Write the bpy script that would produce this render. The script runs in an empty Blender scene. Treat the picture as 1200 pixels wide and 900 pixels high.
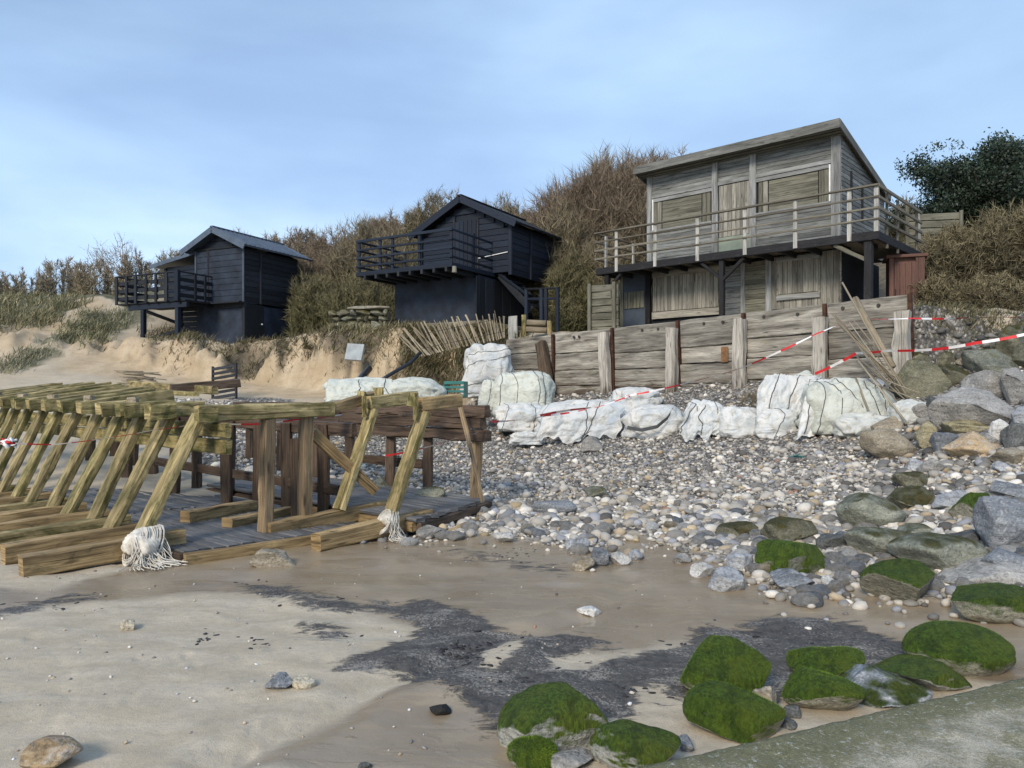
import bpy, math, random
import numpy as np
from mathutils import Vector, Matrix
R=math.radians
rnd=random.Random(7)
scene=bpy.context.scene
col=scene.collection
# ------------------------------------------------------------------ camera, sky, sun, exposure
CAMZ=1.6; F=880.0; HY=460.0          # photo pixels: focal length and horizon row
cd=bpy.data.cameras.new('camera'); cam=bpy.data.objects.new('camera',cd); col.objects.link(cam)
cd.sensor_width=36; cd.lens=F/1200*36; cd.shift_y=10/1200
cd.clip_start=.05; cd.clip_end=2000
cam.location=(0,0,CAMZ); cam.rotation_euler=(R(90),0,0); scene.camera=cam
SUN_EL=R(33); SUN_AZ=R(207)           # azimuth clockwise from +Y: behind and left of the camera
w=bpy.data.worlds.new('World'); scene.world=w; w.use_nodes=True
def world():
    n=w.node_tree.nodes; l=w.node_tree.links; n.clear()
    out=n.new('ShaderNodeOutputWorld'); bg=n.new('ShaderNodeBackground')
    sk=n.new('ShaderNodeTexSky'); sk.sky_type='NISHITA'; sk.sun_disc=False
    sk.sun_elevation=SUN_EL; sk.sun_rotation=SUN_AZ; sk.air_density=1.1; sk.dust_density=1.6; sk.ozone_density=1.5
    tc=n.new('ShaderNodeTexCoord'); mp=n.new('ShaderNodeMapping'); mp.inputs['Scale'].default_value=(1.1,1.1,3.2)
    mp.inputs['Location'].default_value=(.35,.2,.1)
    no=n.new('ShaderNodeTexNoise'); no.inputs['Scale'].default_value=1.5; no.inputs['Detail'].default_value=5; no.inputs['Roughness'].default_value=.5
    no.inputs['Distortion'].default_value=.4
    rp=n.new('ShaderNodeValToRGB'); rp.color_ramp.elements[0].position=.36; rp.color_ramp.elements[1].position=.66
    rp.color_ramp.elements[0].color=(0.0,0,0,1); rp.color_ramp.elements[1].color=(1,1,1,1)
    mu=n.new('ShaderNodeMath'); mu.operation='MULTIPLY_ADD'; mu.inputs[1].default_value=.3; mu.inputs[2].default_value=.5
    no2=n.new('ShaderNodeTexNoise'); no2.inputs['Scale'].default_value=2.2; no2.inputs['Detail'].default_value=4
    cr=n.new('ShaderNodeValToRGB'); cr.color_ramp.elements[0].position=.35; cr.color_ramp.elements[1].position=.68
    cr.color_ramp.elements[0].color=(3.5,5.15,8.0,1); cr.color_ramp.elements[1].color=(4.9,6.9,9.4,1)
    mx=n.new('ShaderNodeMix'); mx.data_type='RGBA'
    l.new(tc.outputs['Generated'],mp.inputs['Vector']); l.new(mp.outputs[0],no.inputs['Vector']); l.new(mp.outputs[0],no2.inputs['Vector'])
    l.new(no.outputs['Fac'],rp.inputs[0]); l.new(rp.outputs[0],mu.inputs[0]); l.new(mu.outputs[0],mx.inputs[0])
    l.new(no2.outputs['Fac'],cr.inputs[0])
    l.new(sk.outputs[0],mx.inputs[6]); l.new(cr.outputs[0],mx.inputs[7])
    sx=n.new('ShaderNodeSeparateXYZ'); l.new(tc.outputs['Generated'],sx.inputs[0])
    hz=n.new('ShaderNodeMapRange'); hz.inputs[1].default_value=.0; hz.inputs[2].default_value=.30; hz.inputs[3].default_value=1; hz.inputs[4].default_value=0; l.new(sx.outputs[2],hz.inputs[0])
    no3=n.new('ShaderNodeTexNoise'); no3.inputs['Scale'].default_value=2.6; no3.inputs['Detail'].default_value=6; l.new(mp.outputs[0],no3.inputs['Vector'])
    r3=n.new('ShaderNodeValToRGB'); r3.color_ramp.elements[0].position=.42; r3.color_ramp.elements[1].position=.62; l.new(no3.outputs['Fac'],r3.inputs[0])
    m3=n.new('ShaderNodeMath'); m3.operation='MULTIPLY'; l.new(hz.outputs[0],m3.inputs[0]); l.new(r3.outputs[0],m3.inputs[1])
    mx2=n.new('ShaderNodeMix'); mx2.data_type='RGBA'; mx2.clamp_factor=True; mx2.inputs[7].default_value=(6.6,8.4,10,1); l.new(m3.outputs[0],mx2.inputs[0]); l.new(mx.outputs[2],mx2.inputs[6])
    l.new(mx2.outputs[2],bg.inputs['Color']); bg.inputs['Strength'].default_value=.112
    l.new(bg.outputs[0],out.inputs['Surface'])
world()
sl=bpy.data.lights.new('sun','SUN'); sl.energy=2.55; sl.angle=R(16); sl.color=(1,.89,.74)
so=bpy.data.objects.new('sun',sl); col.objects.link(so)
sd=Vector((math.sin(SUN_AZ)*math.cos(SUN_EL),math.cos(SUN_AZ)*math.cos(SUN_EL),math.sin(SUN_EL)))
so.rotation_euler=sd.to_track_quat('Z','Y').to_euler(); so.location=sd*50
scene.view_settings.view_transform='Standard'; scene.view_settings.look='None'
scene.view_settings.exposure=.3; scene.view_settings.gamma=1
scene.render.engine='CYCLES'; scene.render.resolution_x=1024; scene.render.resolution_y=768

# ------------------------------------------------------------------ numeric helpers
def P(px,py,Y):                       # photo pixel at a distance Y -> world point
    return np.array([(px-600)/F*Y,Y,CAMZ+(HY-py)/F*Y])
def PZ(px,py,z):                      # photo pixel on the level z
    Y=(CAMZ-z)*F/(py-HY); return P(px,py,Y)
def _h(ix,iy,iz,s):
    n=(ix.astype(np.int64)*374761393+iy.astype(np.int64)*668265263+iz.astype(np.int64)*2147483647+s*1274126177)&0xffffffff
    n=((n^(n>>13))*1274126177)&0xffffffff
    n=((n^(n>>16))*2246822519)&0xffffffff
    return ((n^(n>>15))&0xffff)/32767.5-1
def vnoise(p,s=0):                    # smooth value noise in [-1,1] on (N,3)
    p=np.asarray(p,float); i=np.floor(p).astype(np.int64); f=p-i; f=f*f*f*(f*(f*6-15)+10)
    r=0
    for a in (0,1):
        wx=f[:,0] if a else 1-f[:,0]
        for b in (0,1):
            wy=f[:,1] if b else 1-f[:,1]
            for c in (0,1):
                wz=f[:,2] if c else 1-f[:,2]
                r=r+wx*wy*wz*_h(i[:,0]+a,i[:,1]+b,i[:,2]+c,s)
    return r
def fbm(p,o=4,s=0,g=.5):
    p=np.asarray(p,float); r=0; a=1
    for k in range(o): r=r+a*vnoise(p,s+k*17); p=p*2.03+13.7; a*=g
    return r
def sstep(a,b,x): t=np.clip((x-a)/(b-a),0,1); return t*t*(3-2*t)
def polydist(x,y,pl):                 # distance to a polyline and the side sign (left of travel = +)
    best=np.full(x.shape,1e9); sg=np.ones(x.shape); bc=np.zeros(x.shape)
    for (ax,ay),(bx,by) in zip(pl[:-1],pl[1:]):
        dx,dy=bx-ax,by-ay; t=np.clip(((x-ax)*dx+(y-ay)*dy)/(dx*dx+dy*dy),0,1)
        ex,ey=x-ax-t*dx,y-ay-t*dy; d=np.hypot(ex,ey); cr=(dx*(y-ay)-dy*(x-ax))/math.hypot(dx,dy)
        m=(d<best-1e-7)|((np.abs(d-best)<=1e-7)&(np.abs(cr)>np.abs(bc)))
        best=np.where(m,d,best); bc=np.where(m,cr,bc); sg=np.where(m,np.where(cr>=0,1.,-1.),sg)
    return best,sg
def inpoly(x,y,pl):                   # signed distance, + inside
    pl=[tuple(q) for q in pl]; ins=np.zeros(x.shape,bool); n=len(pl)
    for k in range(n):
        (ax,ay),(bx,by)=pl[k],pl[(k+1)%n]
        if ay==by: continue
        c=((ay>y)!=(by>y))&(x<(bx-ax)*(y-ay)/(by-ay)+ax); ins^=c
    d,_=polydist(x,y,pl+[pl[0]])
    return np.where(ins,d,-d)
UR=np.array([.74,-.673]); VR=np.array([.673,.74])    # shore directions: right along it, inland
def SN(s,n,z=0): q=UR*s+VR*n; return np.array([q[0],q[1],z])

# ------------------------------------------------------------------ terrain heights
class TPS:
    def __init__(self,pts):
        p=np.array(pts,float); self.c=p[:,:2]/10; n=len(p)
        d=np.linalg.norm(self.c[:,None]-self.c[None],axis=2); K=self.k(d)+np.eye(n)*.02
        A=np.zeros((n+3,n+3)); A[:n,:n]=K; A[:n,n]=1; A[:n,n+1:]=self.c; A[n,:n]=1; A[n+1:,:n]=self.c.T
        self.w=np.linalg.solve(A,np.r_[p[:,2],0,0,0])
    def k(self,d): return np.where(d>0,d*d*np.log(np.maximum(d,1e-9)),0)
    def __call__(self,x,y):
        q=np.stack([x,y],-1)/10; n=len(self.c); r=self.w[n]+q@self.w[n+1:]
        for i in range(n): r=r+self.w[i]*self.k(np.linalg.norm(q-self.c[i],axis=-1))
        return r
LP=[(-12,2,0),(-6,2,0),(0,1,0),(6,1,0),(12,0,0),(-9,6,0),(-5,5,0),(-2,5,0),(0,4.5,0),(2,4,0),(4,4,0),(-4,7.5,.0),(-2,7.5,0),(0,7.6,0),
 (-7,9,.03),(-11,9,0),(-20,8,0),(-8.5,12,.1),(-14,14,.15),(-6,11,.1),(-3.5,9.6,.08),(20,-5,-.1),(-20,-10,-.4),(0,-10,-.3),(30,-2,0),(-40,10,0)]
for a in ((700,640,8.05),(900,690,6.1),(1100,720,5.4),(700,560,11.5),(700,515,15.5),(900,515,13.5),(900,570,10),(1000,540,11.3),(1000,600,8.5),
 (1100,560,9.2),(1150,640,6.7),(1200,560,8.6),(600,510,17),(450,560,13),(450,520,15.5),(560,500,18),(1150,470,12),(1100,430,14),(1180,400,14.5),
 (1400,480,9),(1400,420,13),(400,475,20),(300,470,21),(200,455,23),(100,440,24),(0,450,22),(100,480,17.5),(0,505,15),(-200,500,17),(-200,450,25),
 (900,440,16.3),(700,463,19.2),(600,465,21.5),(1300,640,6),(500,470,20.5),(0,440,23.5),(0,400,26.5),(60,415,26),(-150,400,29)): LP.append(P(*a))
UP=[]
for a in ((510,385,22.8),(400,388,25),(330,395,26.5),(300,400,26),(230,400,26.6),(165,400,27.2),(120,392,28),(60,398,28.5),(0,380,28.5),
 (100,360,32),(60,347,36),(0,347,36),(130,347,36),(-150,350,36),(745,310,28),(500,322,38),(350,322,44),(420,345,32),(1130,330,22),(1100,300,28),(1200,300,27),
 (900,310,30),(1120,382,16),(1200,378,16),(1400,370,16),(1060,372,17),(640,388,22.5),(600,385,22.5),(560,395,21.5),(250,340,34),(200,345,38),(450,330,34)): UP.append(P(*a))
for ox,oy,an,pts,zz in ((-11.966,27,-25.4,((-3,1.5),(-1,1.2),(1.7,1.2),(2.4,2.2),(2.6,4),(2.2,5.5),(-1,5),(-3,4.5),(.5,.4)),3.4),(-1.775,22,-31,((-3.6,1.2),(-1.6,1),(.4,1.2),(1.6,2.6),(1.6,5),(-3.8,3),(-3.8,5),(-1,6.4)),3.55)):
    a_=R(an)
    for x_,y_ in pts: UP.append((ox+x_*math.cos(a_)-y_*math.sin(a_),oy+x_*math.sin(a_)+y_*math.cos(a_),zz+.05*max(0,y_-3)))
def WL(x,y): a=R(-46.924); return np.array([x*math.cos(a)-y*math.sin(a),22+x*math.sin(a)+y*math.cos(a)])
for x,y,z in ((0,.6,3.05),(3,.8,3.15),(6,.8,3.2),(9,.8,3.2),(11,.8,3.2),(2,4,3.35),(5,4,3.35),(8,4,3.35),(11,4,3.4),(5,7,3.6),(9,7,4.0),(1,6,3.7)):
    q=WL(x,y); UP.append((q[0],q[1],z))
UP+= [(-60,60,7.2),(-30,60,8),(0,60,9.5),(40,60,11),(60,30,9),(-60,30,6),(-120,120,8),(0,120,10),(120,120,12),(0,300,10),(300,100,10),(-300,100,7),(-300,300,7),(300,300,10),(30,14,5),(60,0,6)]
TL,TU=TPS(LP),TPS(UP)
q0=WL(-.3,.16); q1=WL(11.05,.16)
BND=[(70,-14),(26,7),(11,14.2),(q1[0]+.35,q1[1]+.2),(q1[0],q1[1]),(q0[0],q0[1]),(-1.1,21.9),(-2.6,21.6),(-4.3,22.4),(-6.2,23.9),(-8.3,24.6),(-10.3,25.2),(-12.6,25.9),(-15.5,27.2),(-21,27.8),(-30,27),(-70,34)]
BW=[2.5,2.5,1.2,.3,.12,.12,.5,.7,.55,.6,.65,.65,.75,1.5,2.6,3,3]
BND=BND[::-1]; BW=BW[::-1]
RIV=[PZ(*a) for a in ((255,905,0),(330,868,0),(400,836,0),(428,815,0),(455,802,0),(490,795,0),(540,770,0),(585,748,0),(630,742,0),(680,722,0),(725,695,0),(740,672,0))]
def terr(x,y,detail=True):
    x=np.asarray(x,float); y=np.asarray(y,float)
    lo,up=TL(x,y),TU(x,y)
    far=np.hypot(x,y); lo=np.where(far>45,np.clip(lo,-.5,9),lo); lo=np.clip(lo,-.6,12); up=np.clip(up,2.5,13)
    d,sg=polydist(x,y,BND); sd_=d*sg
    # blend width follows the nearest boundary vertex
    wsum=0; ws=0
    for (bx,by),bw in zip(BND,BW):
        k=1/((x-bx)**2+(y-by)**2+.3)**1.5; wsum=wsum+k*bw; ws=ws+k
    # along the timber wall keep the step sharp
    a=R(-46.924); lx=x*math.cos(a)+(y-22)*math.sin(a); ly=-x*math.sin(a)+(y-22)*math.cos(a)
    onw=sstep(-.45,-.1,lx)*(1-sstep(10.9,11.2,lx))
    bw=(wsum/ws)*(1-onw)+.1*onw
    P3=np.stack([x,y,np.zeros_like(x)],-1).reshape(-1,3)
    if detail:
        nz=fbm(P3*.9,4,3).reshape(x.shape); nf=fbm(P3*np.array([2.6,2.6,1]),3,11).reshape(x.shape)
        sd_=sd_+(nz*.55+nf*.15)*(1-onw)*np.clip(bw,0,1.2)
    t=sstep(-1,1,sd_/np.maximum(bw,.05))
    z=lo*(1-t)+up*t
    if detail:
        mid=4*t*(1-t)*(1-onw)
        gl_=1-np.abs(vnoise(P3*np.array([1.1,.5,1])+nz.ravel()[:,None]*.5,41)).reshape(x.shape)
        z=z+mid*(fbm(P3*np.array([4.5,2.2,1]),3,43).reshape(x.shape)*.10-sstep(.72,1,gl_)*.22)+mid*nf*.16+t*nz*.12+(1-t)*sstep(.15,.8,lo)*nz*.05
        sand=(1-t)*(1-sstep(.0,.25,lo))
        z=z+sand*(fbm(P3*np.array([.6,.9,1]),3,21).reshape(x.shape)*.022+fbm(P3*np.array([2.2,4,1]),3,31).reshape(x.shape)*.012)
        near=(far<10)
        dr,_=polydist(x,y,[(q[0],q[1]) for q in RIV])
        z=z-np.where(near,.03*np.exp(-(dr/.10)**2)-.012*np.exp(-((dr-.2)/.09)**2),0)
    return z
def tz(x,y): return float(terr(np.array([x]),np.array([y]))[0])
_YS=np.concatenate([np.linspace(1.5,14,420),np.linspace(14.05,48,520)])
def G(px,py):                         # photo pixel -> first point of the terrain it meets
    x=(px-600)/F*_YS; zr=CAMZ+(HY-py)/F*_YS; z=terr(x,_YS)
    k=np.nonzero(z>=zr)[0]
    k=k[0] if len(k) else len(_YS)-1
    return np.array([x[k],_YS[k],z[k]])

# ------------------------------------------------------------------ materials
def nodemat(name):
    m=bpy.data.materials.new(name); m.use_nodes=True; nt=m.node_tree
    b=nt.nodes['Principled BSDF']; b.inputs['Specular IOR Level'].default_value=.3
    return m,nt,b
class NB:
    def __init__(s,nt): s.nt=nt
    def n(s,t,**k):
        o=s.nt.nodes.new(t)
        for a,v in k.items():
            if a in ('operation','data_type','blend_type','feature','distance'): setattr(o,a,v)
        return o
    def lk(s,a,b): s.nt.links.new(a,b)
    def noise(s,vec,scale,detail=4,rough=.55,dist=0):
        o=s.n('ShaderNodeTexNoise'); o.inputs['Scale'].default_value=scale; o.inputs['Detail'].default_value=detail
        o.inputs['Roughness'].default_value=rough; o.inputs['Distortion'].default_value=dist
        if vec is not None: s.lk(vec,o.inputs['Vector'])
        return o.outputs['Fac']
    def mapping(s,vec,scale,loc=(0,0,0)):
        o=s.n('ShaderNodeMapping'); o.inputs['Scale'].default_value=scale; o.inputs['Location'].default_value=loc; s.lk(vec,o.inputs['Vector']); return o.outputs[0]
    def ramp(s,f,stops):
        o=s.n('ShaderNodeValToRGB'); e=o.color_ramp.elements
        while len(e)<len(stops): e.new(.5)
        for i,(p,c) in enumerate(stops):
            e[i].position=p; e[i].color=(c,c,c,1) if isinstance(c,(int,float)) else (*c,1)
        s.lk(f,o.inputs[0]); return o.outputs[0]
    def mix(s,f,a,b,blend='MIX'):
        o=s.n('ShaderNodeMix'); o.data_type='RGBA'; o.blend_type=blend; o.clamp_factor=True
        for v,i in ((f,0),(a,6),(b,7)):
            if isinstance(v,(int,float)): o.inputs[i].default_value=v if i==0 else (v,v,v,1)
            elif isinstance(v,tuple): o.inputs[i].default_value=(*v,1)
            else: s.lk(v,o.inputs[i])
        return o.outputs[2]
    def math(s,op,a,b=0,c=0):
        o=s.n('ShaderNodeMath'); o.operation=op
        for i,v in enumerate((a,b,c)):
            if isinstance(v,(int,float)): o.inputs[i].default_value=v
            else: s.lk(v,o.inputs[i])
        return o.outputs[0]
    def bump(s,h,bsdf,strength=.4,dist=.02,prev=None):
        o=s.n('ShaderNodeBump'); o.inputs['Strength'].default_value=strength; o.inputs['Distance'].default_value=dist
        s.lk(h,o.inputs['Height'])
        if prev is not None: s.lk(prev,o.inputs['Normal'])
        if bsdf is not None: s.lk(o.outputs[0],bsdf.inputs['Normal'])
        return o.outputs[0]
    def hsvrand(s,colr,amt=.25):
        oi=s.n('ShaderNodeObjectInfo'); v=s.math('MULTIPLY_ADD',oi.outputs['Random'],amt*2,1-amt)
        o=s.n('ShaderNodeHueSaturation'); s.lk(v,o.inputs['Value']); s.lk(colr,o.inputs['Color']); return o.outputs[0]
def wood(name,dark,light,stain=None,stain_amt=.4,moss=None,moss_amt=0,rough=.8,grain=1.0,bump=.5,rand=.22,scale=1.0,spec=.25,flake=None,tide=None):
    m,nt,b=nodemat(name); k=NB(nt)
    uv=k.n('ShaderNodeUVMap').outputs[0]
    g=k.noise(k.mapping(uv,(1.3*scale,52*scale,1)),1.0,6,.62,.5)
    g2=k.noise(k.mapping(uv,(5*scale,150*scale,1)),1.0,3,.6,.3)
    gg=k.math('MULTIPLY_ADD',g2,.45,k.math('MULTIPLY',g,.6))
    c=k.ramp(gg,[(.36,dark),(.60,light),(.72,tuple(min(1,x*1.22) for x in light))])
    kn=k.n('ShaderNodeTexVoronoi'); kn.inputs['Scale'].default_value=1.0; k.lk(k.mapping(uv,(1.7,9,1)),kn.inputs['Vector']); c=k.mix(k.ramp(kn.outputs['Distance'],[(.07,.8),(.16,0.0)]),c,tuple(x*.5 for x in dark))
    if stain:
        s_=k.noise(k.mapping(uv,(.7,5,1)),1.3,5,.6,.5)
        c=k.mix(k.ramp(s_,[(.62-stain_amt*.35,0.0),(.72,1.0)]),c,k.mix(.88,c,stain))
    if moss:
        s_=k.noise(k.mapping(uv,(2.2,4,1)),1.8,6,.65,.4)
        c=k.mix(k.ramp(s_,[(.66-moss_amt*.35,0.0),(.74-moss_amt*.15,.85)]),c,moss)
    if flake:
        s_=k.noise(k.mapping(uv,(3,16,1)),2.0,6,.7,.4)
        c=k.mix(k.ramp(s_,[(.58,0.0),(.66,.8)]),c,flake)
    crack=k.ramp(k.noise(k.mapping(uv,(.9,26,1),(3,7,0)),1.0,2,.5,.8),[(.29,0.0),(.36,1.0)])
    c=k.mix(crack,k.mix(.7,c,tuple(x*.25 for x in dark)),c)
    c=k.hsvrand(c,rand)
    if tide:
        sp=k.n('ShaderNodeSeparateXYZ'); k.lk(k.n('ShaderNodeTexCoord').outputs['Object'],sp.inputs[0])
        tn=k.noise(k.mapping(uv,(.9,7,1),(1,2,0)),1.2,5,.6,.5)
        tf=k.ramp(k.math('ADD',k.math('MULTIPLY',sp.outputs[2],-1.0/tide),k.math('MULTIPLY_ADD',tn,1.7,-.12)),[(.18,0.0),(.42,.88)])
        c=k.mix(tf,c,k.mix(k.ramp(g,[(.35,0.0),(.65,1.0)]),(.018,.012,.008),(.10,.068,.045)))
    k.lk(c,b.inputs['Base Color']); b.inputs['Roughness'].default_value=rough; b.inputs['Specular IOR Level'].default_value=spec
    h=k.math('ADD',k.math('MULTIPLY',gg,.6),k.math('MULTIPLY',crack,.5))
    k.bump(h,b,bump*grain,.012)
    return m
def rockmat(name,c1,c2,moss=None,amt=0,spot=(.6,.6,.56),spot_amt=.2,rough=.75,scale=1.0,wet=0):
    m,nt,b=nodemat(name); k=NB(nt); tc=k.n('ShaderNodeTexCoord').outputs['Object']
    n1=k.noise(tc,2.2*scale,6,.6,.3); n2=k.noise(tc,9*scale,5,.65); n3=k.noise(tc,40*scale,4,.7)
    c=k.mix(k.ramp(n1,[(.35,0.0),(.65,1.0)]),c1,c2)
    c=k.mix(k.ramp(n2,[(.66-.25*spot_amt,0.0),(.8-.2*spot_amt,.8)]),c,spot)
    vein=k.ramp(k.noise(k.mapping(tc,(3*scale,9*scale,5*scale)),1.0,4,.6,1.5),[(.475,0.0),(.5,1.0),(.525,0.0)])
    c=k.mix(k.math('MULTIPLY',vein,.5),c,spot)
    lay=k.noise(k.mapping(tc,(3*scale,4*scale,22*scale)),1.0,5,.65,.7); c=k.mix(k.ramp(lay,[(.36,.6),(.5,0.0)]),c,k.mix(.65,c,(.03,.03,.028)))
    c=k.mix(k.ramp(n3,[(.34,.75),(.5,0.0)]),c,k.mix(.7,c,(.025,.025,.024)))
    c=k.hsvrand(c,.18)
    hb=k.math('ADD',k.math('MULTIPLY',n2,.7),k.math('MULTIPLY',n3,.3))
    if moss:
        ge=k.n('ShaderNodeNewGeometry'); sx=k.n('ShaderNodeSeparateXYZ'); k.lk(ge.outputs['Normal'],sx.inputs[0])
        po=k.n('ShaderNodeSeparateXYZ'); k.lk(tc,po.inputs[0])
        f=k.math('ADD',k.math('MULTIPLY_ADD',sx.outputs[2],.55,amt-.55),k.math('MULTIPLY_ADD',n1,1.3,-.55))
        f=k.math('ADD',f,k.math('MULTIPLY_ADD',n2,.35,-.17))
        f=k.math('ADD',f,k.math('MULTIPLY_ADD',n3,.22,-.11))
        mf=k.ramp(f,[(.22,0.0),(.42,1.0)])
        mn=k.noise(k.mapping(tc,(60,60,22)),1.0,5,.7); mn2=k.noise(tc,5,4,.6)
        d=tuple(x*.28 for x in moss); br=tuple(min(1,x*1.25) for x in moss); ye=(moss[0]*2.0,moss[1]*1.3,moss[2]*1.2)
        mc=k.mix(k.ramp(mn,[(.33,0.0),(.62,1.0)]),d,br); mc=k.mix(k.ramp(mn2,[(.4,0.0),(.75,.65)]),mc,ye)
        mc=k.mix(k.ramp(k.noise(tc,14,4,.6,.4),[(.36,.65),(.52,0.0)]),mc,tuple(x*.3 for x in moss))
        c=k.mix(mf,c,mc)
        hb=k.mix(mf,hb,k.math('MULTIPLY',mn,1.5))
    k.lk(c,b.inputs['Base Color']); b.inputs['Roughness'].default_value=rough
    k.bump(hb,b,1.0,.045/scale)
    return m
def plain(name,c,rough=.6,var=.12,ns=6,spec=.3,metal=0,bump=.15,rand=.08,c2=None,stripe=None):
    m,nt,b=nodemat(name); k=NB(nt); tc=k.n('ShaderNodeTexCoord').outputs['Object']
    n=k.noise(tc,ns,5,.6); lo=c2 if c2 else tuple(x*(1-var*2) for x in c); hi=tuple(min(1,x*(1+var)) for x in c)
    cc=k.hsvrand(k.mix(k.ramp(n,[(.32,0.0),(.66,1.0)]),lo,hi),rand)
    k.lk(cc,b.inputs['Base Color']); b.inputs['Roughness'].default_value=rough; b.inputs['Specular IOR Level'].default_value=spec; b.inputs['Metallic'].default_value=metal
    k.bump(n,b,bump,.02); return m
def colattr(name,rough=.8,ns=30,var=.3,bump=.3,trans=0,spec=.25):
    m,nt,b=nodemat(name); k=NB(nt); a=k.n('ShaderNodeVertexColor'); a.layer_name='Col'
    tc=k.n('ShaderNodeTexCoord').outputs['Object']; n=k.noise(tc,ns,4,.65)
    c=k.mix(k.ramp(n,[(.3,var),(.6,0.0)]),a.outputs[0],k.mix(.6,a.outputs[0],(.04,.04,.04)))
    k.lk(c,b.inputs['Base Color']); b.inputs['Roughness'].default_value=rough; b.inputs['Specular IOR Level'].default_value=spec
    if bump: k.bump(n,b,bump,.01)
    return m
M={}
M['grey']=wood('weathered_grey_boards',(.085,.09,.088),(.255,.265,.258),(.06,.062,.058),.55,(.15,.165,.12),.3,.85,rand=.25,bump=.8)
M['shutter']=wood('pale_shutter_boards',(.11,.105,.088),(.33,.315,.27),(.09,.083,.07),.5,None,0,.85,rand=.3,bump=.8)
M['window']=wood('window_boarding',(.075,.072,.055),(.205,.20,.155),(.06,.056,.043),.5,None,0,.85,rand=.14)
M['trim']=wood('grey_trim',(.13,.135,.132),(.32,.33,.325),(.1,.1,.095),.45,None,0,.8,rand=.12)
M['post']=wood('bleached_post',(.24,.24,.22),(.50,.49,.455),(.10,.10,.09),.5,None,0,.8,rand=.12)
M['rail']=wood('rail_wood',(.07,.062,.05),(.19,.172,.135),(.1,.1,.08),.3,None,0,.8)
M['charred']=wood('black_beam',(.006,.006,.007),(.018,.018,.02),None,0,None,0,.7,rand=.3,flake=(.05,.05,.05))
M['black']=wood('black_paint',(.006,.008,.013),(.014,.021,.037),None,0,None,0,.5,rand=.35,bump=.3,spec=.25,flake=(.022,.026,.034))
M['black2']=wood('black_paint_worn',(.008,.0095,.013),(.020,.024,.031),None,0,None,0,.65,rand=.4,flake=(.055,.052,.05))
M['fascia']=wood('fascia_board',(.06,.06,.056),(.235,.235,.22),(.06,.06,.055),.7,None,0,.85,rand=.15)
M['bluegrey']=plain('bluegrey_panel',(.055,.07,.095),.6,.12,3)
M['greengrey']=plain('greengrey_panel',(.23,.27,.22),.55,.1,3)
M['rendernavy']=plain('navy_render',(.022,.032,.052),.65,.25,2,c2=(.010,.014,.022))
M['wall']=wood('sea_wall_timber',(.16,.14,.115),(.55,.515,.44),(.024,.018,.014),.95,(.19,.17,.10),.2,.85,rand=.25,bump=.8,tide=1.5)
M['wallbrown']=wood('sea_wall_wet_timber',(.022,.015,.010),(.15,.105,.07),(.02,.014,.01),.8,None,0,.7,rand=.3,bump=.8)
M['wallpost']=wood('sea_wall_post',(.18,.16,.135),(.47,.44,.385),(.05,.04,.033),.5,None,0,.85,rand=.2,bump=.8,tide=1.35)
M['rust']=plain('rust',(.075,.035,.02),.85,.3,9,c2=(.03,.016,.011))
M['ruststain']=plain('rust_plate',(.22,.11,.045),.85,.3,9,c2=(.10,.06,.035))
M['algae']=wood('algae_timber',(.17,.125,.05),(.58,.465,.24),(.09,.065,.025),.75,(.055,.06,.014),.66,.75,rand=.2,bump=1.2)
M['algae2']=wood('mossy_timber',(.17,.13,.05),(.54,.44,.21),(.10,.075,.03),.7,(.05,.058,.013),.80,.75,rand=.18,bump=1.2)
M['ochre']=wood('ochre_sleeper',(.15,.09,.035),(.50,.36,.18),(.055,.035,.018),.75,(.06,.055,.025),.3,.65,rand=.15,bump=.9)
M['brown']=wood('brown_post',(.10,.068,.038),(.34,.25,.15),(.04,.028,.02),.5,None,0,.8,rand=.2,bump=.9)
M['dark']=wood('dark_wet_timber',(.028,.019,.013),(.125,.086,.06),(.018,.013,.01),.4,None,0,.6,rand=.25,bump=.9)
M['deck']=wood('wet_deck_board',(.045,.044,.045),(.16,.157,.155),(.03,.028,.027),.4,None,0,.5,rand=.25,bump=.8,spec=.45)
M['redbrown']=wood('red_brown_door',(.07,.035,.028),(.14,.075,.058),None,0,None,0,.7,rand=.2)
M['orange']=wood('new_timber',(.28,.19,.09),(.5,.36,.2),None,0,None,0,.8)
M['stick']=wood('dry_stick',(.15,.125,.09),(.34,.29,.21),None,0,None,0,.9,rand=.3)
M['stickdark']=wood('damp_stick',(.1,.08,.055),(.24,.2,.14),None,0,None,0,.9,rand=.3)
M['roofmetal']=plain('grey_blue_roof',(.075,.10,.14),.4,.15,3,spec=.5)
M['roofblack']=plain('black_felt_roof',(.016,.017,.02),.8,.3,6)
M['concrete']=plain('raw_concrete',(.25,.235,.19),.9,.2,5,bump=.5)
M['white']=plain('white_paint',(.72,.72,.7),.5,.06,5)
M['metal']=plain('galvanised_bolt',(.08,.07,.06),.5,.2,20,metal=.6)
M['pipe']=plain('black_plastic_pipe',(.012,.014,.02),.35,.1,4,spec=.5)
M['tealc']=plain('teal_crate',(.035,.16,.145),.5,.1,5)
M['strap']=plain('dark_strap',(.075,.08,.082),.7,.1,9)
M['red']=plain('red_tape',(.62,.03,.035),.4,.08,9,rand=0)
M['tapewhite']=plain('white_tape',(.8,.78,.76),.4,.05,9,rand=0)
M['rope']=plain('white_rope',(.62,.59,.53),.85,.12,14,bump=.5,c2=(.36,.33,.27))
M['slab']=plain('grey_panel',(.33,.36,.37),.7,.15,4)
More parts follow.
